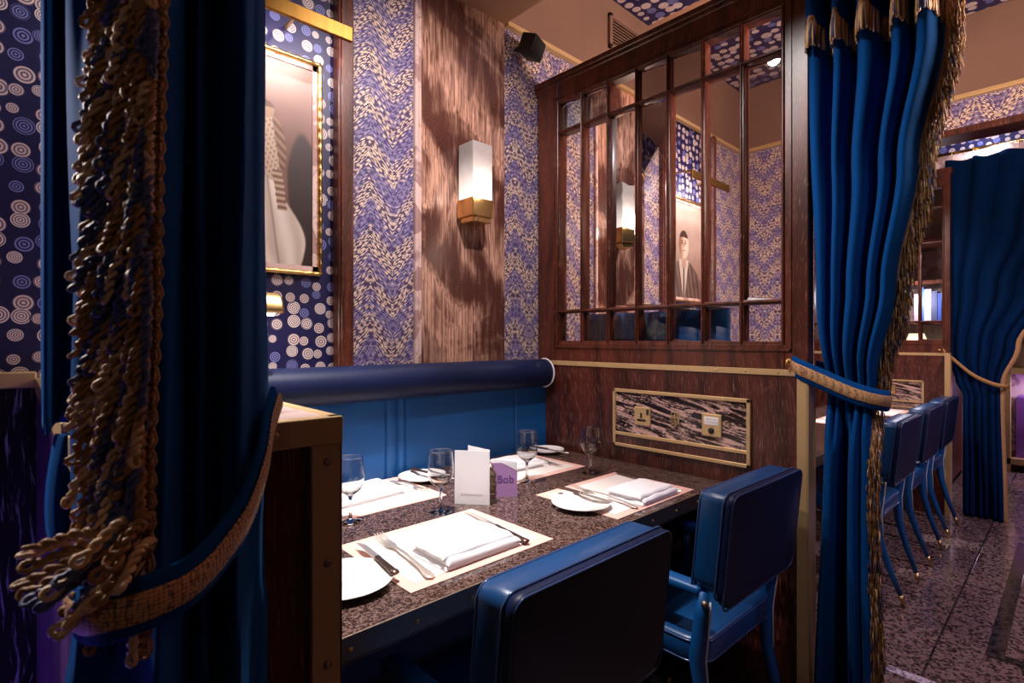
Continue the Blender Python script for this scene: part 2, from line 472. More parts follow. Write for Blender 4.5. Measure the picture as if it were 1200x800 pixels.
def ray(px, py, t):
    """a point t metres deep along the sight line through photo pixel (px, py)"""
    a = (px-600)/FPX; e = (397-py)/FPX
    return Vector(((S_+a*C_)*t, (C_-a*S_)*t, CAMZ+e*t))

# ================================================================== SETTING
YW = 1.80          # back wall
XP = 1.82          # partition between the booths
ZG = 2.673         # picture rail
ZC = 3.155         # ceiling
struct('floor', bx((-2.0, -2.5, -.05), (9.0, 3.2, 0)), M['terrazzo'])
# dark floor inlays and a pale lilac strip
mb = MB(); mb.box((2.80, .20, 0), (4.5, .255, .002)); mb.box((2.80, -1.2, 0), (2.855, .20, .002)); struct('trim_1', mb, M['terrazzo_dark'])
mb = MB(); mb.box((2.405, -.9, 0), (2.45, .50, .0015)); struct('trim_2', mb, M['speckle_pale'])
mb = MB()
for y in (.40,): mb.box((2.46, y-.004, 0), (6.9, y+.004, .0012))
for x in (3.55, 4.6, 5.6): mb.box((x-.004, -1.5, 0), (x+.004, .40, .0012))
for dx in (0, .09): mb.box((5.9+dx, -1.5, 0), (5.93+dx, .7, .0016))
struct('trim_3', mb, M['terrazzo_dark'])
struct('ceiling', bx((-2.0, -2.5, ZC), (9.0, 3.2, ZC+.1)), M['plaster'])
mb = MB(); mb.box((-2, .95, ZG), (1.626, YW, ZC-.001)); struct('ceiling_soffit', mb, M['plaster'])
bpy.data.objects['ceiling_soffit'].name = 'ceiling'
mb = MB(); mb.box((1.90, .2, ZC-.012), (2.806, YW-.001, ZC-.0005)); mb.box((3.12, .0, ZC-.012), (4.07, YW-.001, ZC-.0005)); struct('ceiling', mb, M['disc_xy'])
# back wall, disc paper bay
struct('wall_back', bx((-2, YW, 0), (9.0, YW+.12, ZC)), M['disc_xz'])
# fern bays
mb = MB()
for a, b_ in ((.880, 1.148), (1.624, 2.30), (2.66, 2.95), (3.62, 4.2)): mb.box((a, YW-.014, .9), (b_, YW, ZG))
struct('wall_back', mb, M['fern_xz'])
mb = MB(); mb.box((1.63, YW-.016, ZG), (4.2, YW, ZC)); mb.box((4.35, YW-.016, .0), (7.5, YW-.001, ZC)); struct('wall_back', mb, M['plaster_brown'])
# wood pilaster trims on the back wall
for n, (a, b_) in enumerate(((.824, .882), (2.93, 2.985), (3.565, 3.625))):
    mb = MB(); mb.box((a, YW-.045, .9), (b_, YW, ZG), .003, 1); mb.box((a+.008, YW-.052, .9), (b_-.008, YW-.04, ZG), .002, 1)
    struct('trim_%d' % (4+n), mb, M['wood_frame'])
mb = MB(); mb.box((1.146, YW-.030, .9), (1.163, YW, ZG), .003, 1); mb.box((1.166, YW-.024, .9), (1.179, YW, ZG), .002, 1); struct('trim_7', mb, M['pale_stone'])
mb = MB(); mb.box((2.28, YW-.030, .9), (2.30, YW, ZG), .003, 1); struct('trim_8', mb, M['pale_stone'])
# gold picture rail
mb = MB(); mb.box((1.626, YW-.045, ZG-.012), (4.09, YW-.014, ZG+.004), .002, 1); mb.box((1.626, YW-.035, ZG+.006), (4.09, YW-.014, ZG+.018), .002, 1)
struct('trim_9', mb, M['brass_matte'])
# dado on the far left
mb = MB(); mb.box((-2, YW-.03, 1.129), (.045, YW, 1.169), .003, 1); struct('trim_10', mb, M['brass_matte'])
struct('wall_back', bx((-2, YW-.02, 0), (.045, YW, 1.129)), M['wood_dado_lit'])
# pier and beam beyond booth two
mb = MB(); mb.box((4.09, 1.32, 0), (4.25, YW, ZG)); mb.box((4.09, -1.5, 2.497), (4.25, 1.32, ZG)); struct('wall_right', mb, M['fern_yz'])
struct('wall_right', bx((4.09, -1.5, ZG), (4.25, YW, ZC)), M['plaster_brown'])
mb = MB(); mb.box((4.07, -1.5, 2.456), (4.26, 1.32, 2.497), .004, 1); struct('trim_11', mb, M['wood'])
mb = MB(); mb.box((4.06, -1.5, ZG-.012), (4.09, 1.78, ZG+.004), .002, 1); mb.box((4.07, -1.5, ZG+.006), (4.09, 1.78, ZG+.018), .002, 1); struct('trim_12', mb, M['brass_matte'])
struct('wall_right', bx((5.02, -1.5, 2.60), (5.10, YW, ZC)), M['disc_yz'])
struct('wall_right', bx((5.03, -1.5, 2.46), (5.10, YW, 2.60)), M['pale_stone'])
struct('wall_right', bx((8.2, -2.5, 0), (8.3, YW, ZC)), M['plaster'])
struct('wall_front', bx((-2, -2.6, 0), (9, -2.5, ZC)), M['plaster_brown'])
struct('wall_left', bx((-2.1, -2.6, 0), (-2.0, YW+.1, ZC)), M['disc_yz'])

# marble panel
def slab(x0, x1, name, lab):
    o = MB(); o.box((x0, YW-.022, .9), (x1, YW, ZG), .002, 1)
    return tag(sharp(o.build(name, M['marble'])), lab, 'wall panel', 'stone wall panels')
slab(1.180, 1.625, 'stone_wall_panel', 'tall brown streaked stone panel on the back wall behind the lit block lamp, above blue bench')
slab(2.30, 2.66, 'stone_wall_panel', 'brown stone wall panel seen through the glazed screen, in the booth beyond')

# ------------------------------------------------------------------ vent, speaker
v = empty('vent_grille', (2.56, YW-.016, 2.86), 'slatted brown air vent high on the brown wall above the glazed screen', 'vent')
mb = MB()
W, H = .32, .19
for a, b_ in (((-W/2, -.02, 0), (-W/2+.022, 0, H)), ((W/2-.022, -.02, 0), (W/2, 0, H)), ((-W/2, -.02, 0), (W/2, 0, .02)), ((-W/2, -.02, H-.02), (W/2, 0, H))): mb.box(a, b_, .002, 1)
part('frame', mb, M['plaster_brown'], v)
part('backing', bx((-W/2+.02, -.004, .02), (W/2-.02, 0, H-.02)), M['dark'], v)
mb = MB()
for i in range(9):
    z = .026+i*.0165; mb.add([(-W/2+.02, -.016, z), (W/2-.02, -.016, z), (W/2-.02, -.004, z+.008), (-W/2+.02, -.004, z+.008), (-W/2+.02, -.016, z+.003), (W/2-.02, -.016, z+.003), (W/2-.02, -.004, z+.011), (-W/2+.02, -.004, z+.011)], [(0,1,2,3),(7,6,5,4),(0,1,5,4),(1,2,6,5),(2,3,7,6),(3,0,4,7)])
part('slats', mb, M['plaster'], v)
sp = empty('wall_speaker', (1.705, YW-.014, 2.58), 'small black speaker tilted down high in the corner above the fern wallpaper', 'speaker')
R = Matrix.Rotation(.35, 4, 'Z') @ Matrix.Rotation(.35, 4, 'X')
mb = MB(); mb.box((-.055, -.075, -.04), (.055, .0, .045), .008, 2, Matrix.Translation((0, -.055, 0)) @ R); part('cabinet', mb, M['black'], sp)
mb = MB(); mb.box((-.047, -.079, -.033), (.047, -.074, .038), .003, 1, Matrix.Translation((0, -.055, 0)) @ R); part('grille', mb, M['dark'], sp)
mb = MB(); mb.tube([(0, -.06, 0), (0, -.02, .01), (0, 0, .01)], .011, 10); part('bracket', mb, M['black'], sp)

# ------------------------------------------------------------------ pictures
def clamp(x, a=0., b=1.): return max(a, min(b, x))
def sstep(a, b, x):
    t_ = clamp((x-a)/(b-a)); return t_*t_*(3-2*t_)
def mixc(a, b, k): return tuple(a[i]*(1-k)+b[i]*k for i in range(3))
def nz2(u, v, s): return noise.noise(Vector((u*s, v*s, 3.3)))
def paint_falcon(u, v):
    # u from right edge 0..1 to left, v 0 bottom..1 top. aspect w .56 h .72
    x = 1-u
    X_ = x; x = x-.22
    c = mixc((.30, .16, .12), (.60, .45, .40), sstep(.50, 1.05, v+nz2(x, v, 3)*.15))
    c = mixc(c, (.50, .34, .30), clamp(nz2(x, v, 6)+.2)*.5)
    # dark cloaked shape on the right
    d = math.hypot((x-.66)/.11, (v-.42)/.24)
    k = sstep(1.05, .85, d+nz2(x, v, 9)*.08)
    if v < .42: k = max(k, sstep(.555, .58, x))
    c = mixc(c, (.085, .035, .028), k)
    # robe
    ex = .48+.16*sstep(.46, .12, v)+.05*math.sin(v*9)
    r = sstep(ex, ex-.015, x)*sstep(.47, .45, v-.12*sstep(.5, .2, x)+.03)
    fold = .5+.5*math.sin(x*48+v*11+nz2(x, v, 5)*3)
    rc = mixc((.62, .52, .44), (.90, .82, .74), .35+.65*fold)
    rc = mixc(rc, (.40, .31, .26), .7*sstep(.012, .0, abs(x-(.42+.10*(.4-v)*2))))
    c = mixc(c, rc, r)
    # falcon perched on the shoulder
    bx_, by_ = .43, .57
    xx, yy = (x-bx_), (v-by_)
    xr = xx*.97+yy*.22; yr = yy*.97-xx*.22
    body = math.hypot(xr/.115, yr/.165)
    if body < 1.0:
        bc = (.86, .78, .68)
        sp_ = math.sin(x*190+v*60)*math.sin(v*150-x*50)
        bc = (.66, .54, .44)
        if sp_ > .45: bc = (.42, .28, .20)
        if xr > .045: bc = mixc((.24, .12, .08), (.50, .34, .24), .5+.5*math.sin(v*150+x*90))
        if xr < -.06: bc = mixc((.22, .11, .08), (.46, .32, .24), .5+.5*math.sin(v*210-x*70))
        c = mixc(c, bc, sstep(1.0, .93, body))
    tail = abs(x-(.49+(.42-v)*.2)); 
    if .28 < v < .46 and tail < .032: c = mixc((.30, .17, .12), (.70, .56, .45), .5+.5*math.sin(v*230))
    hd = math.hypot((x-.405)/.062, (v-.725)/.042)
    if hd < 1: 
        c = mixc(c, (.55, .40, .30), sstep(1, .85, hd))
        if v > .738: c = mixc(c, (.22, .12, .08), .85)
    if math.hypot(x-.385, v-.728) < .010: c = (.03, .02, .02)
    if abs(x-.345) < .016 and abs(v-.712+(.345-x)*.8) < .008: c = (.10, .07, .06)
    return c
def paint_man(u, v):
    x = 1-u
    c = mixc((.50, .38, .33), (.70, .60, .54), sstep(.2, 1, v)+nz2(x, v, 4)*.2)
    # shoulders and jacket
    sh = .42-.9*abs(x-.5)**1.8
    if v < sh:
        c = mixc((.20, .13, .11), (.34, .25, .22), .5+.5*math.sin(x*60+v*20))
        if abs(x-.5) < .10*(v/.35+.1): c = (.72, .66, .60)
        if abs(x-.5) < .02: c = (.16, .09, .08)
    if abs(x-.5) < .055 and .33 < v < .46: c = (.62, .47, .38)
    hd = math.hypot((x-.5)/.125, (v-.56)/.140)
    if hd < 1:
        c = mixc((.42, .28, .21), (.84, .68, .58), sstep(.40, .53, x))
        if v > .635-.10*abs(x-.5): c = (.16, .10, .08)
        for ex in (.46, .54):
            if math.hypot((x-ex)/.020, (v-.575)/.009) < 1: c = (.08, .05, .04)
            if abs(x-ex) < .024 and abs(v-.598) < .006: c = (.2, .12, .09)
        if abs(x-.507) < .008 and .535 < v < .575: c = (.42, .28, .21)
        if abs(x-.5) < .028 and abs(v-.500) < .006: c = (.38, .18, .15)
    return c
m, t, b = new_mat('sepia_print'); M['print'] = m
at_ = t.nodes.new('ShaderNodeVertexColor'); at_.layer_name = 'tone'; t.links.new(at_.outputs[0], b.inputs['Base Color']); b.inputs['Roughness'].default_value = .45
def canvas(name, w_, h_, fn, parent, nx=150):
    ny = int(nx*h_/w_); mb = MB()
    rows = [[(-w_/2+w_*i/nx, 0, h_*j/ny) for i in range(nx+1)] for j in range(ny+1)]
    mb.grid(rows, False); o = mb.build(name, M['print'], parent, fix=False)
    ca = o.data.color_attributes.new('tone', 'FLOAT_COLOR', 'POINT')
    k = 0
    for j in range(ny+1):
        for i in range(nx+1):
            c = fn(1-i/nx, j/ny); ca.data[k].color = (*c, 1); k += 1
    return o
def bamboo_frame(w_, h_, parent):
    mb = MB(); r = .0085
    for (p, q) in (((-w_/2, 0), (w_/2, 0)), ((w_/2, 0), (w_/2, h_)), ((w_/2, h_), (-w_/2, h_)), ((-w_/2, h_), (-w_/2, 0))):
        L = math.hypot(q[0]-p[0], q[1]-p[1]); n = int(L/.035); pts = []; rs = []
        for i in range(n*4+1):
            k = i/(n*4); pts.append((p[0]+(q[0]-p[0])*k, -.012, p[1]+(q[1]-p[1])*k)); rs.append(r*(1.18 if i % 4 == 0 else .9))
        mb.tube(pts, rs, 8)
    part('bamboo_frame', mb, M['gilt'], parent, False)
    mb = MB(); i_ = .016
    mb.box((-w_/2+r, -.010, r), (-w_/2+r+i_, -.001, h_-r)); mb.box((w_/2-r-i_, -.010, r), (w_/2-r, -.001, h_-r))
    mb.box((-w_/2+r, -.010, r), (w_/2-r, -.001, r+i_)); mb.box((-w_/2+r, -.010, h_-r-i_), (w_/2-r, -.001, h_-r))
    part('inner_slip', mb, M['pale_stone'], parent)
def picture(x0, x1, z0, z1, fn, lab, yy=YW-.001):
    w_, h_ = x1-x0, z1-z0
    p = empty('framed_picture', ((x0+x1)/2, yy, z0), lab, 'picture')
    part('backing_board', bx((-w_/2, -.003, 0), (w_/2, 0, h_)), M['wood'], p)
    fn_ = (lambda u, v: tuple(max(0, q_)**1.55*.85 for q_ in fn(u, v)))
    cv = canvas('print', w_, h_, fn_, p); cv.location = (0, -.006, 0)
    bamboo_frame(w_, h_, p); return p
picture(.30, .772, 1.472, 2.188, paint_falcon, 'sepia picture of a falcon on a robed shoulder in a gilt bamboo frame')
picture(2.99, 3.50, 1.50, 2.17, paint_man, 'sepia portrait of a man seen through the glazed screen, in a gilt frame')
def picture_light(x0, x1, z, lab, power):
    p = empty('picture_light', ((x0+x1)/2, YW-.001, z), lab, 'light')
    w_ = x1-x0
    mb = MB(); mb.box((-w_/2, -.20, 0), (w_/2, -.186, .046), .002, 1); mb.box((-w_/2, -.186, .038), (w_/2, -.165, .046), .001, 1)
    part('trough', mb, M['brass_deep'], p)
    for sx in (-.17, .17):
        mb = MB(); mb.tube([(sx, -.16, .05), (sx, -.10, .075), (sx, 0, .075)], .006, 8); part('bracket', mb, M['brass'], p)
    l = light('picture_lamp', 'AREA', ((x0+x1)/2, YW-.180, z+.020), power, (1, .90, .88), ((x0+x1)/2, YW, z-.10), w_-.04, size_y=.02)
    return p
picture_light(.18, .800, 2.205, 'brass trough picture light above the falcon picture', 2.8)
picture_light(3.0, 3.5, 2.23, 'brass picture light over the portrait behind the glazed screen', 2.2)

# ------------------------------------------------------------------ sconces
def sconce(x, y, lab, power):
    p = empty('wall_sconce', (x, y, 1.75), lab, 'wall lamp', 'block wall lamps on stone panels')
    part('glass_block', bx((-.052, -.108, .073), (.052, -.012, .303), .003, 1), M['alabaster'], p)
    mb = MB(); mb.box((-.056, -.112, 0), (.056, -.008, .074), .002, 1); mb.box((-.045, -.104, -.022), (.045, -.02, 0), .002, 1); mb.box((-.04, -.012, -.01), (.04, 0, .2), .002, 1)
    part('brass_base', mb, M['brass_bright'], p)
    light('sconce_lamp', 'POINT', (x, y-.14, 1.86), power, (1, .74, .58), None, .03)
    return p
sconce(1.405, YW-.022, 'lit frosted block wall lamp with brass base on the brown stone panel', 1.6)
sconce(2.48, YW-.022, 'lit block wall lamp seen through the glazed screen in the booth beyond', 3)
# ------------------------------------------------------------------ small brass reading lamp
p = empty('reading_lamp', (.50, YW-.001, 1.36), 'small brass reading lamp with half-round shade below the falcon picture', 'lamp')
mb = MB(); rows = []
for i in range(13):
    a = PI*i/12; r0 = .050
    rows.append([(-.13+.01*0, -.16-r0*math.cos(a), -.035+.062*math.sin(a)), (.075, -.16-r0*math.cos(a), -.035+.062*math.sin(a)), (.083, -.16-.044*math.cos(a), -.035+.054*math.sin(a))])
mb.grid(rows); o = part('shade', mb, M['brass'], p); o.modifiers.new('thick', 'SOLIDIFY').thickness = .003
mb = MB(); mb.tube([(-.02, -.16, .02), (-.02, -.08, .03), (-.02, 0, .0)], .006, 10); mb.lathe([(.025, 0), (.025, -.012), (.02, -.014)], (-.02, 0, 0), 20, 'y'); part('arm', mb, M['brass'], p)
mb = MB(); mb.tube([(-.12, -.16, -.026), (.066, -.16, -.026)], .016, 12); part('bulb', mb, emit('reading_bulb', (1, .9, .82), 12), p)
light('reading_bulb_light', 'POINT', (.47, YW-.16, 1.30), 1.2, (1, .85, .7), None, .02)

# ------------------------------------------------------------------ banquette
p = empty('banquette_bench', (1.05, 1.60, 0), 'long blue leather banquette with padded roll top along the back wall behind the table', 'bench')
X0, X1 = .34-1.05, 1.815-1.05
def yl(y): return y-1.60
mb = MB(); n = 16; rows = []
cy, cz, ry, rz_ = 1.690, 1.095, .060, .064
for xx in [X0, X0+.01]+[X0+.02+(X1-X0-.07)*i/8 for i in range(9)]+[X1-.04, X1-.028, X1-.018]:
    k = 1.0
    if xx > X1-.035: k = .97 if xx < X1-.02 else .90
    rows.append([(xx, yl(cy)+ry*k*math.cos(2*PI*j/n*1.0), cz+rz_*k*math.sin(2*PI*j/n)) for j in range(n)])
mb.grid(rows, True, True); mb.add(rows[-1], [list(range(n))]); mb.add(rows[0], [list(range(n))[::-1]])
o = part('roll_top', mb, M['leather_dark'], p); o['label'] = 'navy padded roll along the top of the bench'
mb = MB(); mb.tube([(X1-.022, yl(cy)+ry*1.0*math.cos(2*PI*j/40), cz+rz_*math.sin(2*PI*j/40)) for j in range(40)], .0035, 8, closed=True)
mb.smooth = True; part('end_piping', mb, M['pipe_white'], p, False)
# backrest with vertical channels
mb = MB(); rows = []; NX = 260
for j in range(14):
    z = .44+(1.075-.44)*j/13; r = []
    for i in range(NX+1):
        x = X0+(X1-X0-.0)*i/NX; wx = x+1.05
        d = 0.0
        for c0 in (.98, 1.025, 1.06): d += .008*math.exp(-((wx-c0)/.004)**2)
        for c0 in (.42, 1.62): d += .008*math.exp(-((wx-c0)/.004)**2)
        d += .004*math.sin(z*6)-.004*math.exp(-((wx-1.0)/.012)**2)-.004*math.exp(-((wx-1.043)/.012)**2)
        r.append((x, yl(1.705)+d, z))
    rows.append(r)
rows.append([(q[0], q[1]+.04, q[2]) for q in rows[-1]])
mb.grid(rows); part('backrest', mb, M['leather_light'], p)
part('seat', bx((X0, yl(1.28), .33), (X1, yl(1.74), .46), .02, 3), M['leather_light'], p)
part('plinth', bx((X0, yl(1.34), .0), (X1, yl(1.75), .33)), M['wood'], p)

# ------------------------------------------------------------------ table(s)
def table(x0, x1, y0, y1, lab, rivets=True):
    cx = (x0+x1)/2; cy = (y0+y1)/2; hx = (x1-x0)/2; hy = (y1-y0)/2
    p = empty('dining_table', (cx, cy, 0), lab, 'table', 'stone-topped tables in the booths')
    mb = MB(); mb.box((-hx+.004, -hy+.004, .72), (hx-.004, hy, .750), .0015, 1); o = part('stone_top', mb, M['granite'], p); o['label'] = 'speckled brown polished stone top'
    mb = MB(); mb.box((-hx, -hy, .708), (hx, -hy+.004, .7515)); mb.box((-hx, -hy, .708), (-hx+.004, hy, .7515)); mb.box((hx-.004, -hy, .708), (hx, hy, .7515)); mb.box((-hx, -hy, .706), (hx, hy, .710))
    part('metal_edging', mb, M['bronze'], p)
    if rivets:
        k = 0; xx = -hx+.09
        while xx < hx-.02:
            mb = MB(); mb.lathe([(.0045, 0), (.0045, -.001), (.003, -.003), (.0008, -.004)], (xx, -hy, .728), 12, 'y'); part('rivet', mb, M['brass'], p, False); xx += .132
    for sx in (-.45*hx*1.2, .45*hx*1.2):
        mb = MB(); mb.lathe([(.20, 0), (.20, .012), (.05, .03), (.032, .06), (.032, .66), (.06, .70), (.12, .707)], (sx, .05, 0), 24); part('pedestal', mb, M['bronze'], p)
    return p
table(.325, 1.812, .838, 1.700, 'speckled brown stone-topped table set for four in the near booth')
table(2.35, 4.74, .760, 1.31, 'stone-topped table in the farther booth, glimpsed right of the tied blue curtain')
ZT = .7502

# ------------------------------------------------------------------ tableware
def placemat(x0, x1, y0, y1, lab, fold=False):
    cx, cy = (x0+x1)/2, (y0+y1)/2; hx, hy = (x1-x0)/2, (y1-y0)/2
    p = empty('placemat', (cx, cy, ZT), lab, 'placemat', 'paper placemats')
    part('pink_sheet', bx((-hx, -hy, 0), (hx, hy, .0012)), M['mat_pink'], p)['label'] = 'pink paper border'
    part('cream_field', bx((-hx+.028, -hy+.028, .0012), (hx-.028, hy-.028, .0019)), M['mat_white'], p)['label'] = 'cream inner field'
    return p
placemat(.571, .985, .898, 1.222, 'paper placemat nearest the brass-edged low wall, under the big white napkin')
placemat(1.222, 1.650, .874, 1.190, 'pink-bordered paper placemat in front of the right-hand chair')
placemat(.60, 1.015, 1.385, 1.690, 'paper placemat on the bench side at the left, behind the left wine glasses')
placemat(1.255, 1.640, 1.325, 1.625, 'pink-bordered paper placemat on the bench side at the right end of the table')
placemat(3.50, 3.92, .80, 1.12, 'paper placemat on the farther table behind the tied curtain')
placemat(4.15, 4.57, .80, 1.12, 'paper placemat on the farther table by the far partition')

def plate(x, y, r, lab):
    p = empty('side_plate', (x, y, ZT+.002), lab, 'plate', 'white side plates')
    prof = [(.0, .0035), (r*.55, .0035), (r*.60, .0055), (r*.66, .0075), (r*.93, .0125), (r*.985, .0145), (r, .0150), (r*.985, .0125), (r*.9, .0095), (r*.64, .0035), (r*.58, .0), (r*.0, .0)]
    mb = MB(); mb.lathe([(max(a, .0002), z) for a, z in prof], (0, 0, 0), 56, close=False)
    part('dish', mb, M['china'], p, False)
    if r > .09:
        mb = MB(); mb.tube([(.016*math.cos(a*PI/8), .016*math.sin(a*PI/8), .0037) for a in range(16)], .0005, 4, closed=True)
        for k in range(5): mb.tube([(-.006+k*.003, -.008, .0038), (-.006+k*.003, .008, .0038)], .0004, 4)
        part('crest', mb, M['grey_ink'], p, False)
    return p
plate(.492, 1.02, .098, 'white side plate partly hidden by the brass-edged low wall')
plate(1.235, 1.015, .088, 'white side plate on the pink placemat before the right-hand chair')
plate(1.065, 1.60, .085, 'white side plate at the table back, behind the left wine glass pair')
plate(1.72, 1.605, .075, 'white side plate in the far back corner of the table by the wood partition')

def loft(mb, secs, n=10):
    """secs: (y, halfwidth, halfthick, zc)"""
    rows = [[(w_*math.cos(2*PI*k/n), y, z+h*math.sin(2*PI*k/n)) for k in range(n)] for y, w_, h, z in secs]
    mb.grid(rows, True, True); mb.add(rows[0], [list(range(n))]); mb.add(rows[-1], [list(range(n))[::-1]])
def knife(a, b_, z, lab, dark=True, L=None, group='table knives'):
    a, b_ = Vector(a), Vector(b_); L = (b_-a).length; d = b_-a
    p = empty('table_knife', (b_.x, b_.y, z), lab, 'knife', group, math.atan2(-d.x, d.y)+PI)
    # local +y from handle end (0) to the tip (L)
    mb = MB(); h = L*.46
    loft(mb, [(0, .004, .003, .007), (.003, .0095, .005, .007), (.010, .0105, .006, .007), (.018, .0085, .005, .007), (h*.55, .0070, .0045, .007), (h*.9, .0060, .004, .007), (h, .0075, .0045, .007), (h+.004, .005, .003, .007)])
    part('handle', mb, M['dark_handle'] if dark else M['steel'], p, False)
    mb = MB(); rows = []
    for k in range(9):
        s = k/8; y = h+(L-h)*s; w_ = .0085*(1-.9*max(0, (s-.78)/.22)**2); zz = .0065-.003*s
        rows.append([(-.0075, y, zz), (-.0075+w_*1.9, y, zz-.0006), (-.0075+w_*1.9, y, zz-.0002), (-.0075, y, zz+.0015)])
    mb.grid(rows, False, True); mb.add(rows[0], [[0, 1, 2, 3]]); mb.add(rows[-1], [[3, 2, 1, 0]]); part('blade', mb, M['steel'], p)
    return p
def fork(a, b_, z, lab):
    a, b_ = Vector(a), Vector(b_); d = b_-a; L = d.length
    p = empty('table_fork', (b_.x, b_.y, z), lab, 'fork', 'table forks', math.atan2(-d.x, d.y)+PI)
    mb = MB()
    loft(mb, [(0, .004, .0012, .003), (.006, .0105, .002, .0035), (.016, .0115, .0022, .004), (.05, .0065, .002, .007), (L*.45, .0042, .0021, .011), (L*.62, .0038, .0021, .009), (L*.66, .0075, .0018, .006), (L*.70, .0125, .0013, .0045), (L*.75, .0135, .0012, .004), (L*.765, .0128, .0012, .004)])
    part('handle', mb, M['steel'], p, False)
    mb = MB()
    for k in range(4):
        x = -.0105+k*.007
        rows = []
        for q in range(7):
            s = q/6; y = L*.755+L*.245*s; w_ = .0021*(1-.55*s); zz = .004-.003*math.sin(s*PI)*.6+.006*s*s
            rows.append([(x-w_, y, zz-.0008), (x+w_, y, zz-.0008), (x+w_, y, zz+.0008), (x-w_, y, zz+.0008)])
        mb.grid(rows, False, True); mb.add(rows[-1], [[3, 2, 1, 0]])
    part('tines', mb, M['steel'], p)
    return p
fork((.671, 1.205), (.634, .918), ZT+.003, 'polished fork between side plate and white napkin on the nearest placemat')
knife((.600, 1.170), (.572, .955), ZT+.014, 'butter knife resting on the side plate beside the brass-edged low wall', True)
bpy.context.view_layer.update()
knife((.950, 1.205), (.908, .912), ZT+.003, 'table knife right of the large white napkin on the nearest placemat')
knife((1.285, .940), (1.285, 1.155), ZT+.016, 'butter knife laid across the side plate before the right-hand chair')
fork((1.370, 1.165), (1.335, .885), ZT+.003, 'fork left of the folded napkin before the right-hand chair')
knife((1.575, .885), (1.632, 1.172), ZT+.003, 'table knife right of the folded napkin before the right-hand chair')
knife((1.10, 1.47), (1.07, 1.68), ZT+.017, 'butter knife leaning on the side plate at the bench side left')
fork((.99, 1.45), (.96, 1.64), ZT+.003, 'fork on the placemat at the bench side left')
knife((1.70, 1.47), (1.68, 1.66), ZT+.017, 'butter knife on the side plate in the far corner by the partition')
fork((1.555, 1.37), (1.575, 1.60), ZT+.003, 'fork on the placemat at the bench side right')
fork((3.62, 1.09), (3.60, .83), ZT+.003, 'fork on the farther table')

def napkin(cx, cy, hx, hy, rz, lab, layers=3, th=.0105, z=ZT+.0022):
    p = MB()
    for L_ in range(layers):
        z0 = L_*th; rows = []; nu, nv = 40, 26
        off = .006*math.sin(L_*2.1); sh = 1-.03*L_
        def top(u, v):
            e = min(1, (1-abs(u))*12)**.5*min(1, (1-abs(v))*8)**.5
            wv = .0035*noise.noise(Vector((u*2.2+cx*9, v*1.6, L_*1.7+cy*3)))
            return z0+th*.12+(th*.95+wv)*e
        for j in range(nv+1):
            v = math.sin(PI/2*(-1+2*j/nv)); r = []
            for i in range(nu+1):
                u = math.sin(PI/2*(-1+2*i/nu))
                r.append((u*hx*sh+off+.004*noise.noise(Vector((v*2, L_, cx))), v*hy*sh-off, top(u, v)))
            rows.append(r)
        p.grid(rows); p.grid([[(q[0], q[1], z0+.0004) for q in r] for r in rows])
        edge = lambda r: r
        ring = [q for q in rows[0]]+[r[-1] for r in rows[1:]]+[q for q in rows[-1][::-1]][1:]+[r[0] for r in rows[::-1]][1:-1]
        p.grid([ring, [(q[0], q[1], z0+.0004) for q in ring]], True, True)
    o = p.build('napkin', M['linen']); o.location = (cx, cy, z); o.rotation_euler = (0, 0, rz)
    return tag(o, lab, 'napkin', 'folded white napkins')
napkin(.785, .995, .112, .070, .0, 'large folded white napkin on the nearest placemat, between fork and knife')
napkin(1.465, .955, .100, .068, .0, 'folded white napkin on the placemat before the right-hand chair', 3, .009)
napkin(.80, 1.545, .120, .065, .06, 'folded white napkin on the bench side placemat at the left', 3, .010)
napkin(1.435, 1.50, .085, .065, -.05, 'folded white napkin on the bench side placemat at the right, behind a wine glass', 3, .010)
napkin(3.78, .98, .11, .07, .0, 'folded white napkin on the farther table')

def wineglass(x, y, h, lab, first=[None]):
    if first[0] is None:
        p = empty('wine_glass', (x, y, ZT), lab, 'wine glass', 'small stemmed wine glasses')
        H = .178
        foot = [(.0005, .0), (.0325, .0), (.0331, .0003), (.0332, .0009), (.0325, .0015), (.022, .0030), (.009, .0060), (.0048, .012), (.0042, .03), (.0042, .055), (.0052, .066), (.010, .073), (.020, .080)]
        bowlo = [(.0300, .090), (.0355, .103), (.0375, .118), (.0372, .135), (.0350, .158), (.0332, .1755), (.0330, .1768), (.0328, .1776)]
        bowli = [(.0324, .1776), (.0322, .1768), (.0323, .1755), (.0342, .158), (.0363, .135), (.0366, .118), (.0345, .104), (.0290, .092), (.019, .083), (.008, .078), (.0005, .0765)]
        mb = MB(); mb.lathe([(r, z) for r, z in bowlo[-1:]]*0+bowlo+bowli, (0, 0, 0), 48, close=False)
        # outer skin joined: foot, stem, bowl in one glass body
        mb = MB(); mb.lathe(foot+bowlo+bowli, (0, 0, 0), 48, close=False)
        part('glass_body', mb, M['glass'], p, False); first[0] = p
    else:
        p = copy_tree(first[0]); p.location = (x, y, ZT); p['label'] = lab
    p.scale = (h/.178,)*3
    return p
wineglass(.675, 1.365, .178, 'wine glass half hidden behind the brass-edged low wall corner')
wineglass(.903, 1.262, .178, 'wine glass just left of the white menu card')
wineglass(1.313, 1.322, .178, 'wine glass right of the lilac card, in front of the back placemat')
wineglass(1.568, 1.245, .172, 'wine glass nearest the wood partition, standing apart at the right')
wineglass(3.45, 1.2, .178, 'wine glass on the farther table')

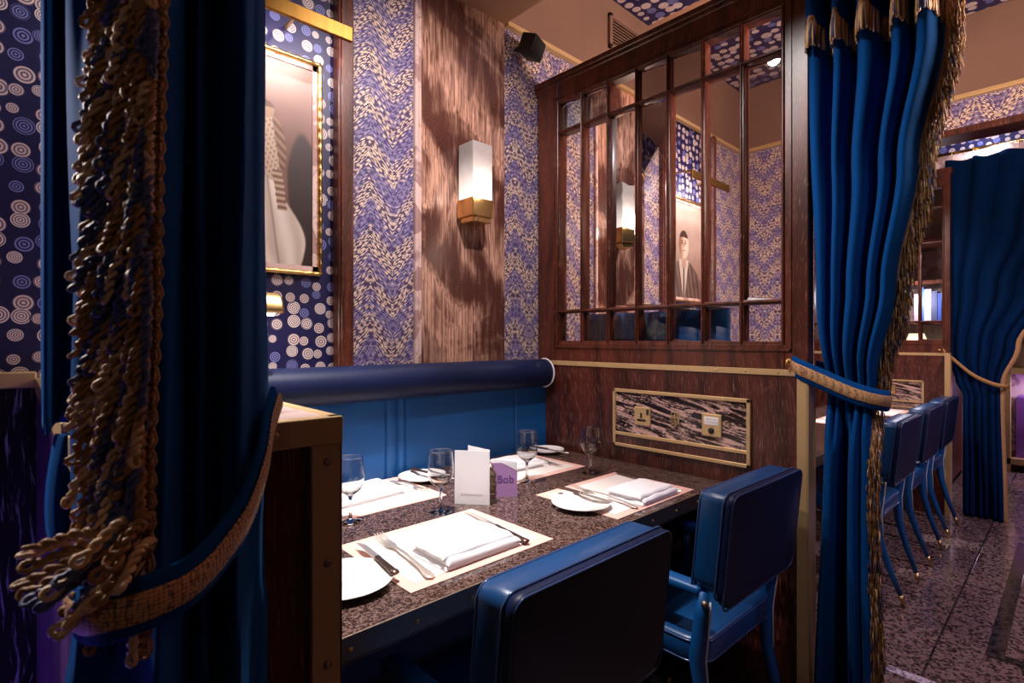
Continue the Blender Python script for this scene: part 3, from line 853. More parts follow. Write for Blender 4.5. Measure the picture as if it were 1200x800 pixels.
def text_mesh(txt, size, ext, font_sx=1.0):
    cu = bpy.data.curves.new('txt', 'FONT'); cu.body = txt; cu.size = size; cu.extrude = ext; cu.align_x = 'CENTER'; cu.resolution_u = 3
    to = bpy.data.objects.new('txt', cu); C.objects.link(to)
    dg = bpy.context.evaluated_depsgraph_get(); dg.update()
    me = bpy.data.meshes.new_from_object(to.evaluated_get(dg)); bpy.data.objects.remove(to)
    return me
def text_part(name, txt, size, ext, mat, parent, M_):
    me = text_mesh(txt, size, ext); me.transform(M_); me.materials.clear(); me.materials.append(mat)
    o = bpy.data.objects.new(name, me); C.objects.link(o); o.parent = parent; return o
# white menu card: tent of two leaves
a, b_ = Vector((.980, 1.298, 0)), Vector((1.046, 1.213, 0)); d = (b_-a); L = d.length; ang = math.atan2(d.y, d.x)
p = empty('menu_card', (a.x, a.y, ZT), 'white folded menu card standing upright in the middle of the table', 'menu card', None, ang)
part('front_leaf', bx((0, 0, 0), (L, .0012, .162)), M['paper'], p)
mb = MB(); mb.box((-L*.92, 0, 0), (0, .0012, .166), 0, 1, Matrix.Translation((L, .0012, 0)) @ Matrix.Rotation(-.62, 4, 'Z')); part('back_leaf', mb, M['paper'], p)
text_part('lettering', 'BOB BOB RICARD', .0085, .0001, M['grey_ink'], p, Matrix.Translation((L/2, -.0003, .026)) @ Matrix.Rotation(PI/2, 4, 'X'))
# lilac card
a, b_ = Vector((1.098, 1.275, 0)), Vector((1.168, 1.220, 0)); d = (b_-a); L = d.length; ang = math.atan2(d.y, d.x)
p = empty('lilac_card', (a.x, a.y, ZT), 'small lilac folded card behind the pepper mill, right of the white menu', 'card', None, ang)
part('front_leaf', bx((0, 0, 0), (L, .0012, .108)), M['purple_card'], p)
mb = MB(); mb.box((-L*.98, 0, 0), (0, .0012, .110), 0, 1, Matrix.Translation((L, .0012, 0)) @ Matrix.Rotation(-.55, 4, 'Z')); part('back_leaf', mb, M['paper'], p)
mb = MB(); mb.prism([(.45, .110), (1.0, .110), (1.0, .085)], lambda u, v, d_: (u*L, d_, v-.002), -.0004, .0); part('white_corner', mb, M['paper'], p)
text_part('lettering', 'Bob', .034, .0001, M['purple_ink'], p, Matrix.Translation((L*.58, -.0005, .045)) @ Matrix.Rotation(PI/2, 4, 'X'))
# ornate pepper mill
p = empty('pepper_mill', (1.066, 1.232, ZT), 'small ornate bronze pepper mill between the two cards', 'pepper mill')
mb = MB(); mb.lathe([(.0190, 0), (.0205, .002), (.0205, .010), (.0180, .014), (.0175, .024), (.0195, .026), (.0195, .030), (.0165, .034), (.0155, .050), (.0190, .053), (.0200, .058), (.0190, .062), (.0160, .065), (.0155, .074), (.0185, .077), (.0185, .081)], (0, 0, 0), 28)
part('body', mb, M['bronze'], p)
mb = MB(); mb.lathe([(.0170, .081), (.0190, .086), (.0165, .092), (.0105, .099), (.0085, .104), (.0120, .108), (.0090, .113), (.0035, .118), (.001, .120)], (0, 0, 0), 28); part('domed_cap', mb, M['bronze'], p)
mb = MB()
for k in range(10):
    an = 2*PI*k/10; x, y = .0168*math.cos(an), .0168*math.sin(an)
    mb.tube([(x, y, .032), (x*1.05, y*1.05, .042), (x*.98, y*.98, .052)], .0014, 6); mb.tube([(x, y, .064), (x, y, .077)], .0014, 6)
part('fluting', mb, M['brass'], p, False)

# ------------------------------------------------------------------ chairs
def rrect(w_, h_, r, n=6, x=0, z=0, rb=None):
    pts = []
    rb = r if rb is None else rb
    for cx, cz, a0, rr in ((w_/2-r, h_/2-r, 0, r), (-w_/2+r, h_/2-r, PI/2, r), (-w_/2+rb, -h_/2+rb, PI, rb), (w_/2-rb, -h_/2+rb, 3*PI/2, rb)):
        for k in range(n+1):
            a = a0+PI/2*k/n; pts.append((x+cx+rr*math.cos(a), z+cz+rr*math.sin(a)))
    return pts
def pad(mb, w_, h_, r, d0, d1, edge, fn, crown=.0, rb=None):
    """cushion: rounded rectangle extruded from d0 to d1 with softened edges; fn(x, z, d) -> point"""
    prof = [(edge, d0), (edge*.3, d0+(d1-d0)*.04), (0, d0+(d1-d0)*.14), (0, d0+(d1-d0)*.86), (edge*.3, d0+(d1-d0)*.96), (edge, d1)]
    rings = [[fn(x, z, d) for x, z in rrect(w_-2*i, h_-2*i, max(r-i, .004), 6, rb=None if rb is None else max(rb-i, .004))] for i, d in prof]
    mb.grid(rings, True, True)
    for (i0, d, sg) in ((edge, d0, -1), (edge, d1, 1)):
        prev = rings[0] if sg < 0 else rings[-1]
        ins = [edge+.02, edge+.06, min(w_, h_)/2-.02]
        rr = [prev]
        for q, i in enumerate(ins):
            rr.append([fn(x, z, d+sg*crown*(q+1)/3) for x, z in rrect(w_-2*i, h_-2*i, .006, 6)])
        mb.grid(rr, True, True); mb.add(rr[-1], [list(range(len(rr[-1])))])
CH = {}
def make_chair(lab, group):
    p = empty('dining_chair', (0, 0, 0), lab, 'chair', group)
    lean = .10
    def bf(x, z, d):   # back frame: z measured from its centre .73
        return (x, -.235+d-(z)*lean, .725+z)
    mb = MB(); pad(mb, .445, .27, .026, -.022, .052, .010, bf, .004, .05); part('back_cushion', mb, M['leather'], p, False)
    mb = MB(); pad(mb, .452, .30, .028, -.042, -.020, .008, lambda x, z, d: bf(x, z-.012, d), .002, .06); part('back_shell', mb, M['leather_dark'], p, False)['label'] = 'dark blue leather rear of the backrest'
    mb = MB()
    for d, w_, h_ in ((.048, .440, .265), (-.018, .452, .276)):
        mb.tube([bf(x, z, d) for x, z in rrect(w_, h_, .026, 6)], .0032, 6, closed=True)
    mb.tube([bf(x, z-.012, -.040) for x, z in rrect(.446, .294, .026, 6)], .0028, 6, closed=True)
    part('piping', mb, M['piping'], p, False)
    mb = MB(); pad(mb, .43, .45, .06, .395, .465, .014, lambda x, z, d: (x, z+.02, d), .008); part('seat', mb, M['leather'], p, False)
    mb = MB(); mb.tube([(x, z+.02, .455) for x, z in rrect(.428, .448, .06, 6)], .003, 6, closed=True); mb.tube([(x, z+.02, .402) for x, z in rrect(.428, .448, .06, 6)], .003, 6, closed=True); part('seat_piping', mb, M['piping'], p, False)
    for sx in (-1, 1):
        mb = MB(); mb.box((sx*.205-.024, -.20, .585), (sx*.205+.024, .10, .612), .010, 3)
        part('armrest', mb, M['leather_light'], p)
        mb = MB(); mb.tube([(sx*.205, .075, .59), (sx*.208, .085, .50), (sx*.205, .10, .42), (sx*.195, .12, .25), (sx*.185, .14, .05)], [.014, .017, .018, .014, .010], 10); part('front_leg', mb, M['leather'], p, False)
        mb = MB(); mb.tube([(sx*.185, .14, .052), (sx*.183, .146, 0)], [.0105, .007], 10); part('front_foot_tip', mb, M['brass'], p, False)
        mb = MB(); mb.tube([(sx*.214, -.205, .600), (sx*.214, -.200, .54), (sx*.208, -.185, .42), (sx*.198, -.195, .30), (sx*.185, -.232, .17), (sx*.174, -.274, .052)], [.012, .019, .022, .018, .014, .0105], 10); lg = part('rear_leg', mb, M['leather_light'], p, False)
        mb = MB(); mb.tube([(sx*.214+sx*.004, -.226, .58), (sx*.212, -.222, .54), (sx*.208, -.208, .42), (sx*.198, -.214, .30)], .0028, 6); part('leg_piping', mb, M['pipe_white'], p, False)
        mb = MB(); mb.tube([(sx*.174, -.274, .054), (sx*.170, -.288, 0)], [.0108, .007], 10); part('rear_foot_tip', mb, M['brass'], p, False)
        mb = MB(); mb.lathe([(.002, -.009), (.008, -.006), (.010, 0), (.008, .006), (.002, .009)], (sx*.226, -.215, .575), 12, 'x'); part('joint_knob', mb, M['bronze'], p, False)
    mb = MB(); mb.tube([(-.2, -.185, .44), (.2, -.185, .44)], .014, 10); part('rear_rail', mb, M['leather'], p, False)
    return p
ch0 = make_chair('blue leather armchair nearest the camera, its back to us at the table front', 'blue leather armchairs')
ch0.location = (.765, .860, 0)
bpy.context.view_layer.update()
for x, y, rz, lab in ((1.515, .862, -.02, 'blue leather armchair at the table front beside the wood partition'),
                  (3.20, .845, 0, 'blue armchair at the farther table, nearest the tied curtain with gold fringe'),
                  (3.85, .845, 0, 'middle of the three blue armchairs at the farther table'),
                  (4.45, .845, 0, 'farthest of the three blue armchairs, before the plain far curtain')):
    c = copy_tree(ch0); c.location = (x, y, 0); c.rotation_euler = (0, 0, rz); c['label'] = lab

# ------------------------------------------------------------------ glazed screens
def screen(xp, lab, y_end=.583, y_wall=YW-.02, th=.06, rows=True, side_bench=False):
    p = empty('glazed_screen', (xp, 1.2, 0), lab, 'partition screen', 'glazed wooden screens between booths')
    Y = lambda y: y-1.2
    x0, x1 = 0.0, th
    part('base_panel', bx((x0, Y(y_end+.012), 0), (x1, Y(y_wall), 1.131)), M['wood'], p)['label'] = 'dark limed oak lower panel'
    mb = MB(); mb.box((x0-.004, Y(y_end), 1.131), (x1+.004, Y(y_wall), 1.151), .001, 1); part('brass_strip', mb, M['brass_matte'], p)['label'] = 'brass strip with screws'
    mb = MB(); y = y_wall-.06
    while y > y_end+.03:
        mb.lathe([(.0035, 0), (.0035, -.001), (.0015, -.0022), (.0005, -.0024)], (x0-.004, Y(y), 1.141), 10, 'x'); y -= .105
    part('strip_screws', mb, M['brass'], p, False)
    mb = MB(); mb.box((x0-.004, Y(y_end-.004), 0), (x1+.004, Y(y_end+.012), 1.131), .001, 1); mb.box((x0-.006, Y(y_end), 0), (x0, Y(y_end+.030), 1.131), .001, 1); part('brass_corner', mb, M['brass_matte'], p)
    # frame
    zt = 2.452; gy0, gy1 = .653, 1.638; zr = [1.2325, 1.374, 2.193, 2.333]
    mb = MB(); fx0, fx1 = .004, th-.004
    mb.box((fx0, Y(y_end), 1.151), (fx1, Y(gy0), zt), .002, 1)            # front stile
    mb.box((fx0, Y(gy1), 1.151), (fx1, Y(y_wall-.02), zt), .002, 1)       # rear stile
    mb.box((fx0, Y(gy0), 1.151), (fx1, Y(gy1), zr[0]), .002, 1)
    mb.box((fx0, Y(gy0), zr[3]), (fx1, Y(gy1), zt), .002, 1)
    for f in (fx0-.005,): 
        o_ = .022
        mb.box((f, Y(gy0-o_), zr[0]-o_), (f+.006, Y(gy0-o_+.006), zr[3]+o_)); mb.box((f, Y(gy1+o_-.006), zr[0]-o_), (f+.006, Y(gy1+o_), zr[3]+o_))
        mb.box((f, Y(gy0-o_), zr[0]-o_), (f+.006, Y(gy1+o_), zr[0]-o_+.006)); mb.box((f, Y(gy0-o_), zr[3]+o_-.006), (f+.006, Y(gy1+o_), zr[3]+o_))
    part('frame', mb, M['wood_frame'], p)
    mb = MB()   # cornice
    for (dx, z0_, z1_) in ((.006, 2.415, 2.432), (.012, 2.432, 2.456)):
        mb.box((fx0-dx, Y(y_end-.01), z0_), (fx1+dx, Y(y_wall), z1_), .003, 1)
    part('cornice', mb, M['wood_frame'], p)
    mb = MB(); n = 7; st = (gy1-gy0)/n; hw = .0085
    for k in range(n+1):
        y = gy0+st*k
        yy = min(max(y, gy0+hw*.5), gy1-hw*.5)
        mb.box((fx0+.002, Y(yy-hw), zr[0]), (fx1-.002, Y(yy+hw), zr[3]), .0035, 2); mb.box((fx0-.006, Y(yy-hw*.35), zr[0]), (fx1+.006, Y(yy+hw*.35), zr[3]), .002, 1)
    for z in zr[1:3]:
        mb.box((fx0+.002, Y(gy0), z-hw), (fx1-.002, Y(gy1), z+hw), .0035, 2); mb.box((fx0-.0055, Y(gy0), z-hw*.35), (fx1+.0055, Y(gy1), z+hw*.35), .002, 1)
    for z in (zr[0]+.003, zr[3]-.003): mb.box((fx0+.002, Y(gy0), z-.006), (fx1-.002, Y(gy1), z+.006), .002, 1)
    part('glazing_bars', mb, M['wood_frame'], p)
    mb = MB()
    for k in range(n):
        for j in range(3):
            ya, yb = gy0+st*k+hw*.6, gy0+st*(k+1)-hw*.6; za, zb = zr[j]+hw*.6, zr[j+1]-hw*.6
            g = .013; xg = .024
            rot = rnd.uniform(-.006, .006)
            # bevelled pane: flat field with four sloped borders
            vo_ = [(xg+.003, Y(ya), za), (xg+.003, Y(yb), za), (xg+.003, Y(yb), zb), (xg+.003, Y(ya), zb)]
            vi = [(xg-rot, Y(ya+g), za+g), (xg+rot, Y(yb-g), za+g), (xg+rot, Y(yb-g), zb-g), (xg-rot, Y(ya+g), zb-g)]
            mb.add(vo_+vi, [(4, 5, 6, 7), (0, 1, 5, 4), (1, 2, 6, 5), (2, 3, 7, 6), (3, 0, 4, 7)])
    part('bevelled_panes', mb, M['pane'], p, False)['label'] = 'clear bevelled glass panes'
    return p
s1 = screen(XP, 'dark oak partition with many small glass panes at the right end of the near table')
screen(4.80, 'oak and glass screen closing the farther booth, right of the gold-fringed curtain', .62, YW-.02)

# socket panel
def socket_panel(xp, ya, yb, z0, z1, lab):
    p = empty('socket_panel', (xp, (ya+yb)/2, z0), lab, 'wall panel', 'brass-framed stone socket panels')
    h = (z1-z0); hy = abs(yb-ya)/2; t_ = .013
    part('stone_inlay', bx((-.005, -hy+.004, .004), (0, hy-.004, h-.004)), M['panel_stone'], p)['label'] = 'black and cream veined stone'
    mb = MB()
    for a_, b2 in (((-.012, -hy, 0), (0, -hy+t_, h)), ((-.012, hy-t_, 0), (0, hy, h)), ((-.012, -hy, 0), (0, hy, t_)), ((-.012, -hy, h-t_), (0, hy, h)), ((-.011, -hy, .046), (0, hy, .046+t_))): mb.box(a_, b2, .0015, 1)
    part('brass_frame', mb, M['brass_matte'], p)
    return p, hy, h
p, hy, h = socket_panel(XP, .757, 1.319, .813, 1.047, 'brass-framed veined stone panel with socket and call button on the oak screen, above our table')
yc = (.757+1.319)/2
def L(y, z): return (y-yc, z-.813)
y, z = L(1.177, .945)
k = bx((-.013, y-.036, z-.036), (-.004, y+.036, z+.036), .002, 1); so = part('power_socket', k, M['brass_matte'], p)
mb = MB()
mb.box((-.0145, y-.004-.002+.006, z-.006), (-.0125, y+.004+.006-.002, z+.014)); 
mb.box((-.0145, y+.004, z-.018), (-.0125, y+.022, z-.011)); mb.box((-.0145, y-.016, z-.018), (-.0125, y+.000, z-.011)); mb.box((-.0145, y-.016, z-.018), (-.0125, y+.022, z-.014))
mb.box((-.0145, y-.030, z+.008), (-.0125, y-.020, z+.030)); part('socket_holes', mb, M['ink'], so)
y, z = L(.892, .944)
cb = part('call_button', bx((-.014, y-.036, z-.040), (-.004, y+.036, z+.040), .002, 1), M['brass_matte'], p)
part('label_plate', bx((-.0155, y-.027, z+.001), (-.0135, y+.027, z+.030), .001, 1), M['white_plastic'], cb)
for q, s_ in enumerate(('PRESS FOR', 'CHAMPAGNE')):
    text_part('lettering', s_, .0085, .0001, M['grey_ink'], cb, Matrix.Translation((-.0158, y, z+.0175-q*.0095)) @ Matrix.Rotation(-PI/2, 4, 'Z') @ Matrix.Rotation(PI/2, 4, 'X'))
mb = MB(); mb.lathe([(.011, 0), (.011, -.003), (.009, -.005), (.0005, -.0055)], (-.0135, y, z-.019), 20, 'x'); part('push_button', mb, M['ink'], cb, False)
y, z = L(1.036, .947)
mg = MB()
def stroke(pts): mg.tube([(-.0065, y-a*.001, z+b_*.001) for a, b_ in pts], .0015, 6)
for ox, oz in ((-14, -26), (-4, -16), ):
    stroke([(ox, oz), (ox, oz+42), (ox+13, oz+42), (ox+13, oz+24), (ox+2, oz+24), (ox+15, oz+22), (ox+15, oz), (ox, oz)])
stroke([(6, -26), (6, 24), (17, 24), (17, 2), (7, 2), (12, 2), (18, -26)]); stroke([(-19, -22), (-19, 22), (-10, 28)]); stroke([(0, 30), (10, 30), (14, 20)])
part('monogram', mg, M['brass_matte'], p, False)
part('lower_inlay', bx((-.0065, -hy+.004, .004), (-.004, hy-.004, .05)), M['wood'], p)['label'] = 'dark lower inlay strip'
# farther screen's panel
p, hy, h = socket_panel(4.80, .765, 1.32, .74, .950, 'brass-framed stone panel on the far screen above the farther table')
part('power_socket', bx((-.013, -.11, .10), (-.004, -.04, .17), .002, 1), M['brass_bright'], p)

# side banquette back in booth two, against the first screen
p = empty('side_banquette', (1.955, 1.2, 0), 'blue buttoned bench back standing behind the lowest glass panes of the oak screen', 'bench')
mb = MB(); rows = []
for j in range(10):
    z = .0+1.36*j/9; r = []
    for i in range(121):
        y = -.33+.70*i/120
        r.append((-.045-.018*abs(math.sin(i/120*PI*6))**.5, y, z))
    rows.append(r)
rows.append([(q[0]+.09, q[1], 1.365) for q in rows[-1]])
mb.grid(rows); part('channelled_back', mb, M['leather_light'], p, False)
part('seat', bx((.0, -.33, .30), (.36, .37, .46), .02, 2), M['leather_light'], p)
part('plinth', bx((-.03, -.33, .0), (.30, .37, .30)), M['wood'], p)

# ------------------------------------------------------------------ low partition at left
XR, YE, XL = .312, .655, .050; ZP = 1.151
p = empty('low_partition', (XR-.13, 1.2, 0), 'low dark oak wall with brass edging and stone top at the left end of our table', 'partition')
q = lambda x, y, z: (x-(XR-.13), y-1.2, z)
part('oak_body', bx(q(XL+.006, YE+.006, 0), q(XR-.004, YW-.002, ZP-.036)), M['wood'], p)
part('purple_lit_side', bx(q(XL-.006, YE+.02, 0), q(XL+.006, YW-.03, ZP-.036)), M['wood_side_lit'], p)['label'] = 'oak side with purple light in its colour'
part('stone_top', bx(q(XL+.012, YE+.016, ZP-.036), q(XR-.016, YW-.002, ZP-.001)), M['pale_stone'], p)
mb = MB()
mb.box(q(XL-.008, YE-.004, ZP-.034), q(XR, YE+.016, ZP), .001, 1); mb.box(q(XR-.016, YE, ZP-.034), q(XR, YW-.002, ZP), .001, 1); mb.box(q(XL-.008, YE, ZP-.034), q(XL+.012, YW-.002, ZP), .001, 1)
part('brass_nosing', mb, M['brass_matte'], p)
mb = MB(); mb.box(q(XR-.040, YE-.002, 0), q(XR, YE+.006, ZP-.034), .001, 1); mb.box(q(XR-.004, YE-.002, 0), q(XR, YE+.040, ZP-.034), .001, 1); part('brass_corner_post', mb, M['brass_matte'], p)
for z in (1.094, .965, .836, .707, .578, .449, .32, .19, .06):
    mb = MB(); mb.lathe([(.0052, 0), (.0050, -.0015), (.0032, -.0034), (.0006, -.0042)], q(XR-.020, YE-.002, z), 14, 'y'); part('post_rivet', mb, M['bronze'], p, False)
mb = MB(); mb.lathe([(.0052, 0), (.0050, -.0015), (.0032, -.0034), (.0006, -.0042)], q(XR-.085, YE-.004, ZP-.017), 14, 'y'); part('post_rivet', mb, M['brass'], p, False)

# ------------------------------------------------------------------ curtains
def catmull(pts, n):
    out = []; P = [Vector(a) for a in pts]; P = [P[0]*2-P[1]]+P+[P[-1]*2-P[-2]]
    m_ = len(P)-3
    for k in range(n+1):
        s = k/n*m_; i = min(int(s), m_-1); t_ = s-i
        a, b2, c, d_ = P[i], P[i+1], P[i+2], P[i+3]
        out.append(.5*((2*b2)+(c-a)*t_+(2*a-5*b2+4*c-d_)*t_*t_+(3*b2-a-3*c+d_)*t_**3))
    return out
def interp(tab, z):
    if z <= tab[0][0]: return tab[0][1]
    for (a, va), (b2, vb) in zip(tab, tab[1:]):
        if z <= b2:
            k = (z-a)/(b2-a); k = k*k*(3-2*k); return va+(vb-va)*k
    return tab[-1][1]
def rope(mb, path, r, turns, n=5, per=7):
    """two ply looped cord: goes down one ply and comes back up the other"""
    path = [Vector(a) for a in path]; K = max(4, int(turns*per))
    cs = catmull(path, K); d = (cs[-1]-cs[0]).normalized()
    n1 = d.orthogonal().normalized(); n2 = d.cross(n1)
    ph = rnd.uniform(0, 2*PI)
    A = []; B = []
    for i in range(K+1):
        f = ph+2*PI*turns*i/K; o_ = (n1*math.cos(f)+n2*math.sin(f))*r
        A.append(cs[i]+o_); B.append(cs[i]-o_)
    o_ = (A[-1]-B[-1])*.5
    arc = [cs[-1]+o_*math.cos(a)*1.7+d*(r*1.6+math.sin(a)*r*2.2) for a in (PI*.05, PI*.25, PI*.5, PI*.75, PI*.95)]
    mb.tube(A+arc+B[::-1], r*.98, n, cap=False)
# --- curtain one, right of the table: hangs across the front of the booth line (plane x = 1.9)
p = empty('velvet_curtain', (1.90, .42, 0), 'blue velvet curtain with gold bullion fringe, tied back beside the oak screen', 'curtain')
XC = 1.905
topL, topR = .605, .232
tabL = [(0, .575), (.95, .545), (1.08, .545), (1.35, .570), (2.1, .600), (2.7, .605)]
tabR = [(0, .400), (.80, .420), (1.06, .418), (1.14, .405), (1.40, .355), (1.75, .300), (2.10, .240), (2.7, .225)]
NF = 5
def drape1(u, z, extra=0.0):
    # u 0 at the screen, 1 at the leading edge
    yl_, yr = interp(tabL, z), interp(tabR, z)
    uu = u+.02*math.sin(u*2*PI*2)
    y = yl_+(yr-yl_)*uu
    ph = (NF*u) % 1.0
    ridge = (math.sin(PI*(ph-.03)/.66)**.55) if .03 < ph < .69 else -.15*math.sin(PI*((ph-.69) % 1)/.34)
    pin = 1-.45*math.exp(-((z-1.09)/.09)**2)
    fz = max(0., min(1., (1.10-z)/.22)); fz = fz*fz*(3-2*fz)
    low = 0.0
    for c0, c1, hh in ((-.04, .30, 1.0), (.50, .78, 1.1), (.74, 1.06, .85)):
        if c0 < u < c1: low = max(low, hh*math.sin(PI*(u-c0)/(c1-c0))**.6)
    ridge = ridge*(1-fz)+(low-.35*(low == 0))*fz
    amp = (.078+extra)*pin
    w_ = .005*math.sin(z*4+u*7)+.002*math.sin(z*9+u*5)
    x = XC-amp*ridge-w_*.8+.010*(1-pin)
    if extra: x -= .012
    return (x-1.90, y-.42, z)
mb = MB(); rows = []
zz = [0.012+(2.78-.012)*j/110 for j in range(111)]
for z in zz: rows.append([drape1(i/200, z) for i in range(201)])
mb.grid(rows); o = part('drape', mb, M['velvet'], p, False); o.modifiers.new('thick', 'SOLIDIFY').thickness = .004
# valance
mb = MB(); rows = []
def zval(u): return 2.205+.020*abs(math.sin(PI*NF*u))-.012*u
for j in range(20):
    k = j/19; rows.append([drape1(i/160, zval(i/160)+(2.80-zval(i/160))*k, .014) for i in range(161)])
mb.grid(rows); o = part('valance', mb, M['velvet'], p, False); o.modifiers.new('thick', 'SOLIDIFY').thickness = .004
mg, mbl, mk = MB(), MB(), MB()
for i in range(330):
    u = i/329; z = zval(u)+.010
    a = Vector(drape1(u, z, .020)); b2 = a+Vector((-.006+rnd.uniform(-.003, .003), rnd.uniform(-.003, .003), -.078+rnd.uniform(-.006, .006)))
    mid = (a+b2)/2+Vector((-.006, 0, 0)); tgt = mg
    mg.mat(M['gold_pale'] if rnd.random() < .45 else (M['gold_cord'] if rnd.random() < .6 else M['blue_cord'])).tube([a, mid, b2], [.0019, .0024, .0028], 5)
part('valance_fringe', mg, None, p, False)['label'] = 'gold and blue bullion fringe along the valance'
mb = MB(); mb.grid([[Vector(drape1(i/200, zval(i/200)+dz, .022+.002*(1-abs(dz-.012)/.012))) for i in range(201)] for dz in (0, .004, .012, .020, .024)]); part('valance_braid', mb, M['braid'], p, False)
mg = MB(); z = 2.66
while z > .06:
    if not (1.045 < z < 1.10):
        e = Vector(drape1(1.0, z)); up_ = z > 1.10
        for lay in range(3):
            a = e+Vector((-.012+.006*lay, .010*(1-lay), rnd.uniform(-.004, .004)))
            ln = rnd.uniform(.028, .044)
            out = rnd.uniform(.002, .017) if up_ else rnd.uniform(.0, .012)
            b2 = a+Vector((rnd.uniform(-.016, .006), -out, -ln)); mid = a*.5+b2*.5+Vector((0, -out*.25, .010))
            mg.mat(M['gold_pale'] if rnd.random() < .25 else (M['gold_cord'] if rnd.random() < .82 else M['blue_cord'])).tube([a, mid, b2], [.0011, .0013, .0015], 5)
    z -= .0024
part('edge_fringe', mg, None, p, False)['label'] = 'gold and slate cord fringe down the leading edge'
mb = MB()
for r0, r1 in ((1.10, 2.66), (.03, 1.05)):
    rows = []
    for j in range(60):
        z = r0+(r1-r0)*j/59; e = Vector(drape1(1.0, z)); rows.append([e+Vector((-.010, .016, 0)), e+Vector((-.016, .008, 0)), e+Vector((-.010, -.002, 0))])
    mb.grid(rows)
part('edge_braid', mb, M['braid'], p, False)
# tieback band
def band(path, w_, mats_parent, nm='tieback', th=.010):
    pts = catmull(path, 60); mb = MB(); rows = []; br = MB(); rb = []
    zc = sum((Vector(a) for a in path), Vector())/len(path)
    for i, a in enumerate(pts):
        d = (pts[min(i+1, 60)]-pts[max(i-1, 0)]).normalized()
        out = Vector((0, 0, 1)).cross(d); out.normalize()
        if out.dot(Vector((a.x-zc.x, a.y-zc.y, 0))) < 0: out = -out
        up_ = d.cross(out).normalized()
        if up_.z < 0: up_ = -up_
        prof = [(-.5, 0), (-.46, .7), (0, 1), (.46, .7), (.5, 0), (.46, -.4), (0, -.5), (-.46, -.4)]
        rows.append([a+up_*(w_*x)+out*(th*y*.6) for x, y in prof])
        rb.append([a+up_*(w_*x)+out*(th*.6*y+.0012) for x, y in ((-.26, 1.05), (-.22, 1.35), (0, 1.5), (.22, 1.35), (.26, 1.05))])
    mb.grid(rows, True, True); br.grid(rb)
    o = part(nm, mb, M['velvet_dark'] if nm == 'x' else M['velvet'], mats_parent, False)
    bq = part('gold_braid', br, M['braid'], o, False)
    return o
O1 = Vector((1.90, .42, 0))
path = [Vector(a)-O1 for a in ((1.835, .640, 1.170), (1.815, .600, 1.152), (1.822, .545, 1.126), (1.832, .480, 1.096), (1.842, .430, 1.078), (1.868, .395, 1.068), (1.905, .390, 1.068), (1.945, .420, 1.085), (1.955, .50, 1.12), (1.93, .60, 1.15))]
band(path, .062, p)
mb = MB(); mb.tube([Vector(a)-O1 for a in ((1.822, .64, 1.178), (1.805, .64, 1.178), (1.800, .640, 1.168), (1.803, .636, 1.186))], .004, 8); mb.lathe([(.010, 0), (.010, -.004), (.004, -.006)], (1.823-1.90, .64-.42, 1.178), 16, 'x'); part('brass_hook', mb, M['gilt'], p, False)

# --- curtain two, farther, on a rod
p = empty('velvet_curtain', (4.93, .35, 0), 'plain dark blue velvet curtain hanging from a brass rod at the far right', 'curtain')
tabL2 = [(0, .56), (.85, .56), (.95, .60), (1.15, .66), (2.6, .66)]
tabR2 = [(0, .335), (.80, .350), (.95, .345), (1.2, .27), (1.6, .08), (2.0, -.12), (2.6, -.30)]
def drape2(u, z):
    yl_, yr = interp(tabL2, z), interp(tabR2, z)
    y = yl_+(yr-yl_)*(u+.02*math.sin(u*19))
    pin = 1-.4*math.exp(-((z-.93)/.10)**2)
    x = -.055*pin*abs(math.sin(PI*6*u+.4))**.8-.008*math.sin(z*4+u*9)
    return (x, y-.35, z)
mb = MB(); rows = [[drape2(i/180, .012+(2.52-.012)*j/70+.012*math.cos(2*PI*6*i/180)*(j == 70)) for i in range(181)] for j in range(71)]
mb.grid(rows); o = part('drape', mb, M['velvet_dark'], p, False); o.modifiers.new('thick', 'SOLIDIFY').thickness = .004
mb = MB(); rows = []
for j in range(80):
    z = .02+2.49*j/79; e = Vector(drape2(1.0, z)); rows.append([e+Vector((-.012, .022, 0)), e+Vector((-.020, .010, 0)), e+Vector((-.012, -.004, 0)), e+Vector((.004, -.006, 0))])
mb.grid(rows); part('gold_edge_braid', mb, M['braid'], p, False)
O2 = Vector((4.93, .35, 0))
mb = MB(); mb.grid([[Vector((x, y, z+dz))-O2 for x, y, z in [tuple(v_) for v_ in catmull([(4.80, .66, 1.17), (4.835, .60, 1.10), (4.845, .50, 1.0), (4.85, .40, .945), (4.88, .335, .93), (4.94, .33, .935)], 40)]] for dz in (-.014, 0, .014)]); o = part('tieback', mb, M['gold_cord'], p, False); o.modifiers.new('thick', 'SOLIDIFY').thickness = .006
mb = MB(); mb.tube([Vector(a)-O2 for a in ((4.80, .66, 1.165), (4.77, .665, 1.165), (4.765, .68, 1.18))], .006, 8); part('brass_hook', mb, M['gilt'], p, False)
r_ = empty('curtain_rod', (4.90, .2, 2.575), 'brass curtain rod with rings above the far blue curtain', 'curtain rod')
mb = MB(); mb.tube([(0, -1.3, 0), (0, .60, 0)], .011, 12); part('rod', mb, M['brass_bright'], r_, False)
for k in range(9):
    y = .42-k*.115
    mb = MB(); mb.tube([(.016*math.cos(a*PI/6), y, -.004+.020*math.sin(a*PI/6)) for a in range(12)], .0025, 6, closed=True); mb.tube([(0, y, -.024), (0, y, -.042)], .002, 6); part('ring', mb, M['gilt'], r_, False)
mb = MB(); mb.tube([(0, .58, 0), (.12, .58, 0)], .008, 8); part('rod_bracket', mb, M['brass'], r_, False); mb = MB(); mb.tube([(0, -1.28, 0), (.12, -1.28, 0)], .008, 8); part('rod_bracket', mb, M['brass'], r_, False)

